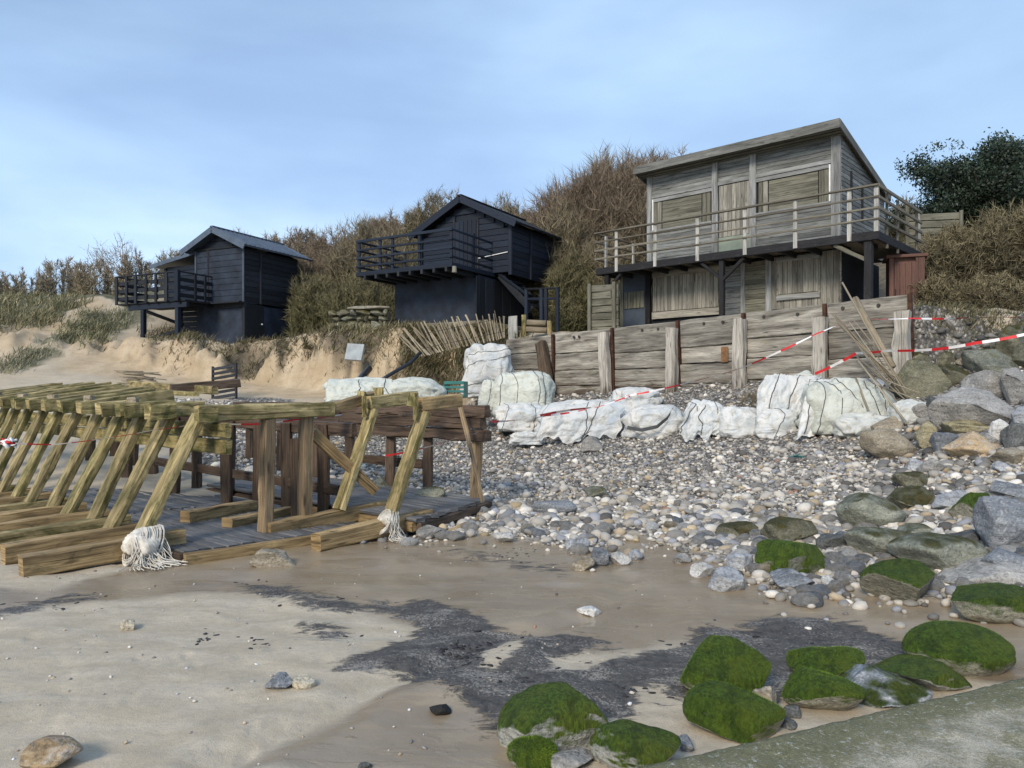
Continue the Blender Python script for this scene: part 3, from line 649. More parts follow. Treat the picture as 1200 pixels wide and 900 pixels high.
# ------------------------------------------------------------------ the grey beach house
def house():
    O=P(1026.8,270,17)
    t=thing('beach_house','weathered grey timber beach house with boarded windows and long balcony','house',(O[0],O[1],O[2]),R(-42.3))
    FY=1.15; xl,xr=-6.72,-1.15; D=4.6
    sh=box('wall',((xl+xr)/2,(FY+D)/2+.03,1.02),(xr-xl-.06,D-FY-.06,2.0),M['black2'],t); sh.name='inner_wall'
    def board(x0,x1,z0,z1,y,mat=M['grey'],th=.03,name='board'):
        mb=MB(); timber(mb,(x0,y,(z0+z1)/2),(x1,y,(z0+z1)/2),th,z1-z0,ch=.006); return mb.build(name,mat,t)
    def vboard(x0,x1,z0,z1,y,mat,th=.03,name='board'):
        mb=MB(); timber(mb,((x0+x1)/2,y,z0),((x0+x1)/2,y,z1),x1-x0,th,up=(0,1,0),ch=.005); return mb.build(name,mat,t)
    def rows(x0,x1,z0,z1,h,y,mat=M['grey']):
        n=max(1,round((z1-z0)/h)); hh=(z1-z0)/n
        for i in range(n): board(x0,x1,z0+i*hh+.003,z0+(i+1)*hh-.003,y+rnd.uniform(-.004,.004),mat)
    posts=[(-6.72,-6.56),(-4.62,-4.44),(-3.52,-3.34),(-1.38,-1.15)]
    for a,b in posts: vboard(a,b,.0,2.82,FY-.035,M['trim'],.06,'corner_post')
    TZ=2.08
    for (a,b) in ((-6.56,-4.62),(-4.44,-3.52),(-3.34,-1.38)):
        rows(a,b,TZ+.09,2.86,.125,FY)
        board(a,b,TZ-.02,TZ+.085,FY-.025,M['trim'],.05,'lintel')
    for (a,b) in ((-6.56,-4.62),(-3.34,-1.38)):
        rows(a,b,.02,1.06,.125,FY); board(a,b,1.06,1.11,FY-.05,M['trim'],.09,'sill')
        win=box('window',((a+b)/2,FY+.045,(1.11+TZ-.02)/2),(b-a,.03,TZ-.13-1.0),M['black2'],t)
        # boarded with sheets
        xa,xb=(a+.06,b-.06)
        n=7
        for i in range(n):
            mb=MB(); z0=1.12+i*(TZ-.15-1.12)/n; z1=1.12+(i+1)*(TZ-.15-1.12)/n
            timber(mb,(xa+.28,FY+.005,(z0+z1)/2),(xb-.28,FY+.005,(z0+z1)/2),.03,z1-z0-.004,ch=.004); mb.build('window_board',M['window'],win)
        for q in (xa+.06,xa+.19,xb-.19,xb-.06):
            mb=MB(); timber(mb,(q,FY-.005,1.12),(q,FY-.005,TZ-.15),.12,.03,up=(0,1,0),ch=.004); mb.build('window_board',M['window'] if abs(q-xa-.19)>.01 else M['shutter'],win)
        for q in ((xa-.025) if a<-5 else (xb+.025),):
            mb=MB(); timber(mb,(q,FY-.03,1.12),(q,FY-.03,TZ-.05),.04,.05,up=(0,1,0),ch=.004); mb.build('window_frame',M['white'],win)
        mb=MB(); timber(mb,(a,FY-.02,TZ-.085),(b,FY-.02,TZ-.085),.05,.1,ch=.004); mb.build('window_frame',M['trim'],win)
    dr=box('door',(-3.98,FY+.04,1.04),(.9,.04,2.02),M['window'],t)
    for i in range(7):
        x=-4.42+i*.126; mb=MB(); timber(mb,(x+.06,FY,.62),(x+.06,FY,2.04),.12,.04,up=(0,1,0),ch=.006); mb.build('door_board',M['shutter'],dr)
    mb=MB(); boxm(mb,(-3.98,FY-.005,.33),(.9,.04,.56)); mb.build('door_panel',M['greengrey'],dr)
    # right side wall: narrow boards, following the roof pitch
    n=24; hz=2.72/n
    for i in range(n):
        z0=i*hz; ye=D if z0+hz<1.9 else FY+ (2.78-(z0+hz))/.26*1.0
        ye=min(D,max(FY+.25,ye)); mb=MB(); timber(mb,(xr,FY,z0+hz/2),(xr,ye,z0+hz/2),.03,hz-.012,ch=.004); mb.build('board',M['grey'],t)
    for i in range(16):
        z0=i*.165; ye=D if z0<1.7 else FY+(2.78-z0-.165)/.26
        mb=MB(); timber(mb,(xl+.01,FY,z0+.08),(xl+.01,min(D,max(FY+.3,ye)),z0+.08),.03,.158,ch=.004); mb.build('board',M['grey'],t)
    for (y0,y1,z0,z1) in ((1.75,1.83,1.15,1.95),(2.6,2.68,.85,1.7)):
        mb=MB(); boxm(mb,(xr+.03,(y0+y1)/2,(z0+z1)/2),(.04,y1-y0,z1-z0)); mb.build('batten',M['charred'],t)
    for i in range(5):
        mb=MB(); timber(mb,(xl,D,.2+i*.4),(xr,D,.2+i*.4),.03,.39); mb.build('board',M['grey'],t)
    # mono pitch roof
    y0,y1,z0,z1=.66,4.75,2.9,1.86; rx0,rx1=-6.86,-1.04
    rf=MB(); timber(rf,((rx0+rx1)/2,y0,z0),((rx0+rx1)/2,y1,z1),rx1-rx0,.09,up=(0,.25,1),ch=.01); roof=rf.build('roof',M['rail'],t)
    mb=MB(); timber(mb,(rx0-.03,y0-.03,z0-.05),(rx1+.03,y0-.03,z0-.05),.035,.23,ch=.006); mb.build('fascia',M['fascia'],roof)
    mb=MB(); timber(mb,(rx1+.02,y0-.01,z0-.04),(rx1+.02,y1,z1-.04),.035,.2,ch=.006); mb.build('fascia',M['fascia'],roof)
    mb=MB(); timber(mb,(rx0-.02,y0-.01,z0-.04),(rx0-.02,y1,z1-.04),.035,.2,ch=.006); mb.build('fascia',M['fascia'],roof)
    for i in range(4):
        y=y0+.05+i*.125; mb=MB(); timber(mb,(rx0+.03,y,z0-.08-.26*(i*.125+.05)),(rx1-.03,y,z0-.08-.26*(i*.125+.05)),.115,.02,ch=.004); mb.build('soffit_board',M['window'],roof)
    # deck
    dk=MB(); boxm(dk,(-3.86,.62,-.035),(7.6,1.2,.05)); dk.build('deck',M['rail'],t)
    boxm(dk2:=MB(),(-.55,2.4,-.035),(1.08,2.4,.05)); dk2.build('deck',M['rail'],t)
    boxm(dk3:=MB(),(-7.2,2.4,-.035),(.95,2.4,.05)); dk3.build('deck',M['rail'],t)
    beam('deck_beam',(-7.78,.03,-.1),(.05,.03,-.1),.09,.2,M['charred'],t)
    beam('deck_beam',(.0,.08,-.1),(.0,3.7,-.1),.09,.2,M['charred'],t)
    beam('deck_beam',(-7.73,.08,-.1),(-7.73,3.7,-.1),.09,.2,M['charred'],t)
    for x in np.linspace(-7.3,-.4,12): beam('joist',(x,.08,-.14),(x,1.4,-.14),.06,.14,M['charred'],t)
    for z,h in ((1.02,.05),(.76,.045),(.51,.045),(.26,.045)):
        beam('rail',(-7.8,-.05,z),(.06,-.05,z),.05 if z<1 else .09,h,M['rail'],t,seg=6,jit=.004)
        beam('rail',(.05,-.02,z),(.05,3.6,z),.05,h+.03,M['rail'],t)
        beam('rail',(-7.78,-.02,z),(-7.78,3.6,z),.05,h,M['rail'],t)
    for x in (-7.05,-5.76,-4.46,-3.13,-1.84,-.58): beam('rail_post',(x,-.015,-.17),(x,-.015,1.0),.1,.05,M['post'],t,up=(0,1,0))
    beam('rail_post',(-.0,.02,-.02),(-.0,.02,1.04),.1,.1,M['post'],t,up=(0,1,0))
    for y in (.76,1.62,3.3): beam('rail_post',(.01,y,-.3),(.01,y,.98),.05,.1,M['rail'],t,up=(0,1,0))
    for y in (.42,1.9,3.1): beam('rail_post',(-7.72,y,-.12),(-7.72,y,1.0),.05,.11,M['post'],t,up=(0,1,0))
    # below the deck
    LY=1.2; G0=-2.1
    box('lower_wall',(-3.9,2.7,-1.1),(5.5,2.9,1.85),M['black2'],t)
    for x in (-7.45,-3.82,-.2):
        pz=beam('support_post',(x,.12,G0),(x,.12,-.2),.17 if x>-1 else .13,.17 if x>-1 else .13,M['charred'],t,up=(0,1,0),seg=4,jit=.004)
    beam('brace',(-3.82,.1,-.75),(-3.2,.1,-.22),.09,.09,M['charred'],t); beam('brace',(-3.82,.1,-.7),(-4.4,.1,-.22),.08,.08,M['charred'],t)
    beam('brace',(-.25,.1,-.62),(-.95,.1,-.2),.09,.09,M['window'],t); beam('brace',(-7.4,.1,-.62),(-6.95,.1,-.22),.08,.08,M['charred'],t)
    def vset(x0,x1,z0,z1,w_,y,mat,parent,name='board'):
        n=max(1,round((x1-x0)/w_)); ww=(x1-x0)/n
        for i in range(n):
            mb=MB(); timber(mb,(x0+(i+.5)*ww,y+rnd.uniform(-.004,.004),z0),(x0+(i+.5)*ww,y+rnd.uniform(-.004,.004),z1),ww-.006,.03,up=(0,1,0),ch=.005); mb.build(name,mat,parent)
    # right panel
    vset(-2.94,-1.2,-1.48,-.1,.16,LY,M['shutter'],t)
    sh=box('shutter',(-2.23,LY-.035,-.72),(1.12,.03,1.0),M['shutter'],t); vset(-2.76,-1.7,-1.1,-.25,.13,LY-.06,M['shutter'],sh,'shutter_board'); 
    for z in (-1.2,-.2): mb=MB(); timber(mb,(-2.79,LY-.06,z),(-1.67,LY-.06,z),.045,.12,ch=.006); mb.build('shutter_frame',M['trim'],sh)
    box('panel',(-2.06,LY-.01,-1.8),(1.74,.03,.6),M['bluegrey'],t); 
    for i in range(5): mb=MB(); timber(mb,(-1.19,LY,-1.3+i*.26),(-1.19,2.6,-1.3+i*.26),.03,.25); mb.build('board',M['shutter'],t)
    # plank door with pale posts
    d2=box('lower_door',(-3.4,LY+.01,-1.0),(.66,.04,1.7),M['window'],t)
    for i in range(12): mb=MB(); timber(mb,(-3.72,LY-.02,-1.75+i*.13),(-3.08,LY-.02,-1.75+i*.13),.02,.122,ch=.004); mb.build('door_board',M['window'],d2)
    vboard(-3.8,-3.68,-2.0,-.12,LY-.02,M['trim'],.06,'corner_post'); vboard(-3.1,-2.94,-2.0,-.12,LY-.02,M['trim'],.06,'corner_post')
    for i in range(12): mb=MB(); timber(mb,(-4.42,LY,-1.9+i*.15),(-3.8,LY,-1.9+i*.15),.03,.142,ch=.004); mb.build('board',M['grey'],t)
    # big shutter
    s2=box('shutter',(-5.5,LY-.005,-.78),(2.16,.03,1.42),M['window'],t)
    vset(-6.55,-4.46,-1.28,-.28,.125,LY-.04,M['shutter'],s2,'shutter_board')
    for z,h in ((-1.4,.2),(-.2,.16)): mb=MB(); timber(mb,(-6.58,LY-.04,z),(-4.43,LY-.04,z),.04,h,ch=.006); mb.build('shutter_frame',M['shutter'],s2)
    # far left door
    vboard(-6.78,-6.62,-2.1,-.15,LY-.06,M['charred'],.1,'corner_post')
    d3=box('side_door',(-7.2,LY,-1.05),(.8,.05,2.0),M['bluegrey'],t); vset(-7.56,-6.86,-1.12,-.62,.11,LY-.045,M['orange'] if 0 else M['window'],d3,'door_board')
    beam('corner_post',(-7.66,LY,-2.1),(-7.66,LY,-.1),.12,.12,M['window'],t,up=(0,1,0))
    return t
house()
def plank_retaining(px0,px1,Y,z0,z1,label):
    a=P(px0,400,Y); b=P(px1,400,Y-.5); L=np.linalg.norm((b-a)[:2]); rz=math.atan2(b[1]-a[1],b[0]-a[0])
    t=thing('plank_wall',label,'retaining wall',(a[0],a[1],z0),rz)
    n=round((z1-z0)/.2)
    for i in range(n):
        x=0
        while x<L:
            l=min(L-x,rnd.uniform(.6,1.4)); beam('plank',(x+.005,rnd.uniform(-.03,.03),(i+.5)*.2),(x+l-.005,rnd.uniform(-.03,.03),(i+.5)*.2),.08,.19,M['window'],t,jit=.006,seg=2); x+=l
    for x in (.1,L-.1): beam('post',(x,-.1,-.3),(x,-.1,z1-z0),.1,.1,M['window'],t,up=(0,1,0))
plank_retaining(689,725,21.9,3.3,4.75,'low wall of stacked grey planks left of the grey beach house')
def shed():
    O=P(1042,372,18.6); O[2]=3.2
    t=thing('garden_shed','narrow red-brown wooden shed with closed door beside the grey beach house','shed',O,R(-20))
    W,D,H=.78,.75,1.72
    box('wall',(W/2,D/2+.03,H/2),(W-.02,D-.06,H),M['redbrown'],t)
    for x in (.05,W-.1): box('post',(x,.0,H/2),(.1 if x<.3 else .2,.06,H),M['redbrown'],t)
    dr=box('door',(.36,-.005,H/2-.05),(.5,.04,H-.12),M['redbrown'],t)
    for i in range(4): mb=MB(); timber(mb,(.17+i*.125,-.03,.08),(.17+i*.125,-.03,H-.14),.12,.02,up=(0,1,0)); mb.build('door_board',M['redbrown'],dr)
    mb=MB(); tube(mb,[(.13,-.05,.78),(.13,-.09,.8),(.13,-.09,.92),(.13,-.05,.94)],.012); mb.build('handle',M['pipe'],dr)
    box('roof',(W/2,D/2,H+.04),(W+.14,D+.14,.07),M['redbrown'],t)
shed()
def rear_fence():
    O=P(1063,305,22.2); t=thing('board_fence','grey horizontal board fence on the slope behind the red-brown shed','fence',(O[0],O[1],O[2]-.4),R(-12))
    for i in range(8): beam('board',(.05,.03,.15+i*.215),(1.5,.03,.15+i*.215),.03,.19,M['window'],t)
    beam('post',(0,0,-.3),(0,0,2.05),.09,.09,M['window'],t,up=(0,1,0)); beam('post',(.36,-.05,-1.0),(.27,-.05,1.75),.09,.09,M['trim'],t,up=(0,1,0),seg=3,jit=.01)
    beam('post',(1.45,0,-.3),(1.45,0,1.8),.09,.09,M['window'],t,up=(0,1,0))
rear_fence()

# ------------------------------------------------------------------ black huts
def gable_roof(t,x0,x1,xp,ze,zp,y0,y1,mat,fmat,th=.07,cor=True):
    """two pitches from the ridge, with barge boards on the front"""
    for (xe,sgn) in ((x0,-1),(x1,1)):
        mb=MB(); timber(mb,((xp+xe)/2*0+xe,(y0+y1)/2,ze),(xp,(y0+y1)/2,zp),y1-y0,th,up=(0,0,1),ch=.008); rf=mb.build('roof',mat,t)
        mb=MB(); timber(mb,(xe-sgn*-.02,y0-.03,ze-.06),(xp,y0-.03,zp-.06),.04,.22,ch=.006); mb.build('barge_board',fmat,rf)
        if cor:
            L=math.hypot(xp-xe,zp-ze); nr=int((y1-y0)/.22)
            mb=MB()
            for i in range(nr):
                y=y0+.1+i*.22; tube(mb,[(xe,y,ze+th*.6),(xp,y,zp+th*.6)],.022,5)
            mb.build('roof_rib',mat,rf)
    mb=MB(); timber(mb,(xp,y0-.04,zp+.05),(xp,y1,zp+.05),.16,.05,ch=.01); mb.build('ridge_cap',mat,t)
def gable_wall(t,x0,x1,xp,z0,ze,zp,y,h,mat,skip=None):
    mb=MB(); q=[(x0,ze-.03),(x1,ze-.03),(xp,zp-.04)]
    vs=[(a,y+.03,b) for a,b in q]+[(a,y+.09,b) for a,b in q]; mb.add(vs,[(0,1,2),(5,4,3),(0,3,4,1),(1,4,5,2),(2,5,3,0)]); mb.build('gable',mat,t)
    n=int((zp-z0)/h)+1
    for i in range(n):
        a,b=z0+i*h,min(z0+(i+1)*h,zp-.02)
        if b-a<.03: continue
        zz=b
        if zz<=ze: xa,xb=x0,x1
        else: f=(zz-ze)/(zp-ze); xa=x0+(xp-x0)*f; xb=x1+(xp-x1)*f
        if xb-xa<.1: continue
        segs=[(xa,xb)]
        if skip and a<skip[3] and b>skip[2]: segs=[(xa,min(xb,skip[0])),(max(xa,skip[1]),xb)]
        for (p,q) in segs:
            if q-p<.08: continue
            mb=MB(); timber(mb,(p,y,(a+b)/2),(q,y,(a+b)/2),.035,b-a-.008,ch=.008); mb.build('board',mat,t)
def side_wall(t,x,y0,y1,z0,z1,h,mat):
    n=round((z1-z0)/h)
    for i in range(n): mb=MB(); timber(mb,(x,y0,z0+(i+.5)*h),(x,y1,z0+(i+.5)*h),.035,h-.008,ch=.008); mb.build('board',mat,t)
def mid_hut():
    O=P(529,308.5,22); t=thing('beach_hut','black gabled beach hut on navy base with balcony and outside stairs','hut',O,R(-31))
    FY=2.2; x0,x1=-2.8,.71; xp=-1.05; D=5.8
    box('inner_wall',((x0+x1)/2,(FY+D)/2+.05,.75),(x1-x0-.08,D-FY-.12,1.5),M['black'],t)
    gable_wall(t,x0+.08,x1-.08,xp,0,1.5,2.42,FY,.2,M['black'],skip=(-1.42,-.56,0,1.82))
    dr=box('door',(-.99,FY+.01,.9),(.8,.05,1.78),M['black2'],t)
    for i in range(5): mb=MB(); timber(mb,(-1.32+i*.165,FY-.03,.02),(-1.32+i*.165,FY-.03,1.78),.155,.02,up=(0,1,0)); mb.build('door_board',M['black'],dr)
    for x in (-1.44,-.52): mb=MB(); timber(mb,(x,FY-.03,0),(x,FY-.03,1.84),.08,.05,up=(0,1,0)); mb.build('door_frame',M['black2'],dr)
    for x in (x0,x1): beam('corner_post',(x,FY-.03,-.1),(x,FY-.03,1.5),.12,.08,M['black'],t,up=(0,1,0))
    beam('trim_strip',(-.48,FY-.05,.52),(.62,FY-.05,.62),.015,.025,M['white'],t)
    side_wall(t,x1,FY,D,-.1,1.5,.2,M['black']); side_wall(t,x0,FY,D,-.1,1.5,.2,M['black'])
    beam('corner_post',(x1+.02,3.4,-.1),(x1+.02,3.4,1.5),.1,.08,M['black2'],t,up=(0,1,0))
    gable_wall(t,x0,x1,xp,0,1.5,2.4,D,.4,M['black'])
    gable_roof(t,x0-.32,x1+.32,xp,1.48,2.52,FY-.26,D+.3,M['roofblack'],M['black'],.07,False)
    # balcony
    mb=MB(); timber(mb,(-3.62,1.1,-.05),(.02,1.1,-.05),2.25,.05,ch=.006); mb.build('deck',M['black2'],t)
    beam('deck_beam',(-3.68,.0,-.04),(.05,.0,-.04),.08,.14,M['black'],t); beam('deck_beam',(.02,.05,-.04),(.02,2.3,-.04),.08,.14,M['black'],t); beam('deck_beam',(-3.64,.05,-.04),(-3.64,2.3,-.04),.08,.14,M['black'],t)
    for x in np.linspace(-3.3,-.15,8): beam('joist',(x,-.07,-.16),(x,2.3,-.16),.08,.14,M['black2'],t)
    for z in (1.0,.72,.46,.2):
        beam('rail',(-3.68,-.03,z),(.05,-.03,z),.04,.09 if z>.9 else .07,M['black'],t)
        beam('rail',(.03,0,z),(.03,2.25,z-.05),.04,.07,M['black'],t); beam('rail',(-3.65,0,z),(-3.65,2.2,z),.04,.07,M['black'],t)
    beam('trim_strip',(-1.05,.35,.02),(-.15,.3,.05),.02,.025,M['white'],t)
    for x in (-3.62,-2.75,-2.25,-1.2,-.02): beam('rail_post',(x,.03,-.1),(x,.03,1.0),.1,.07,M['black'],t,up=(0,1,0))
    for x,b in ((-1.75,.5),(-2.5,.6)): beam('rail_post',(x,.03,0),(x,.03,b),.06,.05,M['black'],t,up=(0,1,0))
    for y in (1.15,2.25): beam('rail_post',(.0,y,-.1),(.0,y,1.08),.07,.1,M['black'],t,up=(0,1,0))
    mb=MB(); tube(mb,[(.12,-.02,-.28),(.12,-.02,-.1)],[.07,.06],8); mb.build('lamp',M['concrete'],t)
    # base
    box('base_wall',(-1.65,3.2,-.86),(3.3,3.6,1.42),M['rendernavy'],t)
    beam('corner_post',(.0,1.42,-1.6),(.0,1.42,-.15),.1,.06,M['black'],t,up=(0,1,0))
    box('footing',(-1.6,3.15,-1.72),(3.5,3.7,.3),M['concrete'],t,ch=.03)
    for i in range(7): mb=MB(); timber(mb,(.03,1.5+i*.5,-1.6),(.03,1.5+i*.5,-.2),.48,.03,up=(1,0,0)); mb.build('board',M['black2'],t)
    # stairs to the right
    a=np.array([.2,2.35,-.05]); b=np.array([1.45,2.2,-1.25])
    for dy in (0,.8): beam('stringer',a+(0,dy,0),b+(0,dy,0),.05,.22,M['black2'],t)
    for i in range(6):
        q=a+(b-a)*(i+.5)/6; mb=MB(); boxm(mb,(q[0],q[1]+.4,q[2]+.08),(.26,.8,.04)); mb.build('tread',M['black2'],t)
    beam('handrail',(.1,2.3,.05),(1.3,2.15,-.75),.05,.08,M['black'],t)
    # lower handrail
    b0=np.array([1.35,2.0,-.62]); b1=np.array([2.75,1.5,-.75])
    beam('handrail',b0,b1,.08,.06,M['black2'],t); beam('handrail',b0-(0,0,.3),b1-(0,0,.3),.05,.07,M['black'],t)
    for f in (.03,.5,.64,.97):
        q=b0+(b1-b0)*f; beam('rail_post',(q[0],q[1],-2.0),(q[0],q[1],q[2]),.11,.09,M['black'],t,up=(0,1,0))
    return t
mid_hut()
def left_hut():
    O=P(210,350,27); t=thing('beach_hut','navy-black beach hut on stilts with grey metal roof at left','hut',O,R(-25.4))
    FY=1.5; x0,x1=-.83,1.65; xp=.38; D=4.3; ze,zp=1.95,2.68
    box('inner_wall',((x0+x1)/2,(FY+D)/2+.05,.95),(x1-x0-.08,D-FY-.12,1.9),M['black'],t)
    gable_wall(t,x0,x1,xp,.0,ze,zp,FY,.23,M['black'],skip=(-.76,1.58,0,2.0))
    dr=box('door',(.41,FY,1.0),(2.34,.04,2.0),M['black'],t)
    for i in range(9): mb=MB(); timber(mb,(-.12,FY-.035,.11+i*.22),(1.56,FY-.035,.11+i*.22),.03,.212,ch=.008); mb.build('door_board',M['rendernavy'] if i%1==0 else M['black'],dr)
    for i in range(9): mb=MB(); timber(mb,(-.74,FY-.03,.11+i*.22),(-.18,FY-.03,.11+i*.22),.03,.212,ch=.008); mb.build('door_board',M['rendernavy'],dr)
    for x in (-.8,-.15,1.62): beam('door_frame' if x<1 else 'corner_post',(x,FY-.05,-.05),(x,FY-.05,2.02),.09,.05,M['bluegrey'] if x!=-.15 else M['black2'],t,up=(0,1,0))
    beam('lintel',(-.85,FY-.05,2.03),(1.68,FY-.05,2.03),.05,.08,M['black2'],t)
    side_wall(t,x1,FY,D,-.05,ze,.2,M['black2']); beam('corner_post',(x1+.03,2.25,-.05),(x1+.03,2.25,1.9),.1,.06,M['black2'],t,up=(0,1,0))
    gable_wall(t,x0,x1,xp,0,ze,zp-.05,D,.4,M['black'])
    # lean-to on the left
    box('lean_to_wall',(-1.85,3.05,.75),(2.0,2.4,1.5),M['black'],t)
    for i in range(8): mb=MB(); timber(mb,(-2.86,1.83,.1+i*.2),(-.86,1.83,.1+i*.2),.03,.19,ch=.008); mb.build('board',M['black'],t)
    beam('corner_post',(-2.86,1.8,0),(-2.86,1.8,1.55),.12,.06,M['black2'],t,up=(0,1,0))
    mb=MB(); timber(mb,(-3.42,3.0,1.66),(-.75,3.0,2.08),2.8,.07,ch=.008); lr=mb.build('roof',M['roofmetal'],t)
    mb=MB(); timber(mb,(-3.42,1.55,1.62),(-.85,1.55,2.02),.04,.15,ch=.006); mb.build('barge_board',M['roofmetal'],lr)
    gable_roof(t,x0-.4,x1+.32,xp,1.98,zp+.06,1.15,4.85,M['roofmetal'],M['roofmetal'],.07,True)
    # balcony
    mb=MB(); timber(mb,(-3.25,.95,-.06),(.3,.95,-.06),1.9,.05,ch=.006); mb.build('deck',M['black2'],t)
    mb=MB(); timber(mb,(.0,1.6,-.06),(1.7,1.6,-.06),.9,.05,ch=.006); mb.build('deck',M['black2'],t)
    beam('deck_beam',(-2.75,.1,-.2),(.3,.1,-.2),.1,.2,M['black'],t); beam('deck_beam',(.02,.05,-.1),(.02,3.0,-.1),.08,.16,M['black2'],t); beam('deck_beam',(.02,1.5,-.15),(1.7,1.5,-.15),.08,.16,M['black2'],t)
    for z,h in ((.98,.05),(.7,.14),(.42,.14),(.14,.14)):
        beam('rail',(-3.3,-.03,z),(.04,-.03,z),.03 if h>.1 else .1,h,M['black2'],t); beam('rail',(.03,0,z),(.03,2.15,z),.03 if h>.1 else .08,h,M['black2'],t); beam('rail',(-3.27,0,z),(-3.27,1.8,z),.03,h,M['black2'],t)
    for x in (-3.22,-2.68,-2.18,-1.62,-1.1,-.56): beam('rail_post',(x,-.08,-.08),(x,-.08,.95),.12,.06,M['black2'],t,up=(0,1,0))
    beam('rail_post',(-.02,-.07,-.08),(-.02,-.07,1.02),.2,.14,M['black'],t,up=(0,1,0))
    for y in (.64,1.1,1.62,2.13): beam('rail_post',(.08,y,-.06),(.08,y,.95),.06,.1,M['black2'],t,up=(0,1,0))
    for x in (-2.0,-.2): beam('support_post',(x,.12,-1.9),(x,.12,-.3),.16,.16,M['black'],t,up=(0,1,0))
    beam('support_post',(-1.35,1.2,-1.7),(-1.35,1.2,-.1),.15,.15,M['black2'],t,up=(0,1,0))
    beam('brace',(-1.9,.15,-.35),(-1.3,1.1,-.75),.1,.12,M['black2'],t); beam('brace',(-1.95,.2,-1.4),(-.95,1.3,-.9),.1,.12,M['black2'],t); beam('brace',(-1.2,1.2,-.8),(-.3,.2,-.35),.08,.1,M['black2'],t)
    # base
    box('base_wall',(.4,2.9,-.86),(2.46,2.75,1.5),M['rendernavy'],t)
    for i in range(8): mb=MB(); timber(mb,(-2.4,1.9,-1.5+i*.2),(-.85,1.9,-1.5+i*.2),.03,.19); mb.build('board',M['black'],t)
    mb=MB(); boxm(mb,(1.66,1.95,-.8),(.05,.95,1.42)); bd=mb.build('base_door',M['black2'],t); mb=MB(); tube(mb,[(1.69,2.3,-.8),(1.73,2.3,-.8)],.03,8); mb.build('handle',M['white'],bd)
    beam('corner_post',(1.62,1.48,-1.6),(1.62,1.48,.0),.14,.1,M['black2'],t,up=(0,1,0))
    box('footing',(1.0,3.4,-.95),(1.2,1.8,1.45),M['concrete'],t,ch=.02)
left_hut()
def stone_wall():
    O=G(408,388); a=P(386,388,24.6); t=thing('stone_wall','low mossy rubble stone wall at the cliff edge left of the middle hut','stone wall',(a[0],a[1],a[2]-.1),R(-8))
    x=0; cols=6; rows_=4
    L=2.0; H=.78
    for j in range(rows_):
        x=0; hh=H/rows_
        while x<L-.05:
            w_=min(L-x,rnd.uniform(.16,.5)); v,f=rockshape(rnd.randrange(9999),3,18,.42,.8,.09)
            me=npmesh('stone',v*np.array([w_*.56,.2,hh*rnd.uniform(.5,.72)]),f,M['rk_olive' if rnd.random()<.5 else 'rk_gg'])
            obj('stone',me,t,(x+w_/2,rnd.uniform(-.03,.03),(j+.5)*hh)); x+=w_
    v,f=rockshape(5,3,10,.6,.85,.04); obj('coping_slab',npmesh('coping_slab',v*np.array([.75,.22,.07]),f,M['concrete']),t,(1.35,0,H+.05))
    box('core',(L/2,.25,H/2),(L-.1,.3,H-.1),M['concrete'],t)
stone_wall()

# ------------------------------------------------------------------ timber sea wall
def sea_wall():
    t=thing('sea_wall','weathered timber plank sea wall with upright posts below the grey beach house','sea wall',(0,22,1.1),R(-46.924))
    Z=lambda z:z-1.1
    xs=[-.22,1.76,3.86,5.84,7.55,9.36,10.97]
    tops=[3.17,3.22,3.32,3.40,3.42,3.36,3.38]; 
    for i in range(6):
        a,b=xs[i]+.03,xs[i+1]-.03; zt0=3.16+.28*i/6; zt1=3.16+.28*(i+1)/6
        z=1.0; nrow=5; hs=[rnd.uniform(.8,1.2) for _ in range(nrow)]; hs[-1]*=1.45; S=sum(hs)
        c0=c1=0
        for j,h in enumerate(hs):
            l0=1.0+(zt0-1.0)*c0/S; c0+=h; l1=1.0+(zt0-1.0)*c0/S
            r0=l0+(zt1-zt0)*(c0-h)/S; r1=l1+(zt1-zt0)*c0/S
            h_=(l1-l0)-.012; zc=(l0+l1)/2; zr=(r0+r1)/2
            y=rnd.uniform(-.02,.02)
            o=beam('plank',(a,y,Z(zc)+rnd.uniform(-.008,.008)),(b,y+rnd.uniform(-.01,.01),Z(zr)+rnd.uniform(-.008,.008)),.1,h_,M['wallbrown'] if j<1 else M['wall'],t,ch=.018,seg=6,jit=.006)
        mb=MB(); timber(mb,(xs[i+1]-.0,-.03,Z(1.2)),(xs[i+1]-.06,-.05,Z(zt1+.0)),.07,.09,up=(0,1,0),ch=.006); mb.build('steel_pile',M['rust'],t)
        if i in (1,2,3,4,5):
            for _ in range(2):
                mb=MB(); q=(rnd.uniform(a+.2,b-.2),-.06,Z(zt0-.12)); tube(mb,[q,(q[0],q[1]-.03,q[2])],.035,8); mb.build('bolt',M['metal'],t)
    mb=MB(); boxm(mb,(7.05,-.085,Z(2.45)),(.17,.012,.34),ch=.002); mb.build('rust_plate',M['ruststain'],t)
    for x,top,lean in ((1.72,2.98,-.33),(3.66,3.12,-.1),(5.72,3.12,-.03),(7.48,3.2,0),(9.28,3.12,.02),(10.83,3.1,0)):
        w_=.26 if x>1.6 else .24
        if x<2: w_=.3
        fy=-.5 if x<2 else -.22
        mb=MB(); timber(mb,(x-lean*1.2,fy,Z(.9)),(x+lean*(1.0 if x<2 else .25),-.2,Z(top)),w_,.2,up=(0,1,0),ch=.03,seg=7,jit=.012); mb.build('post',M['wallbrown' if x<2 else 'wallpost'],t)
sea_wall()
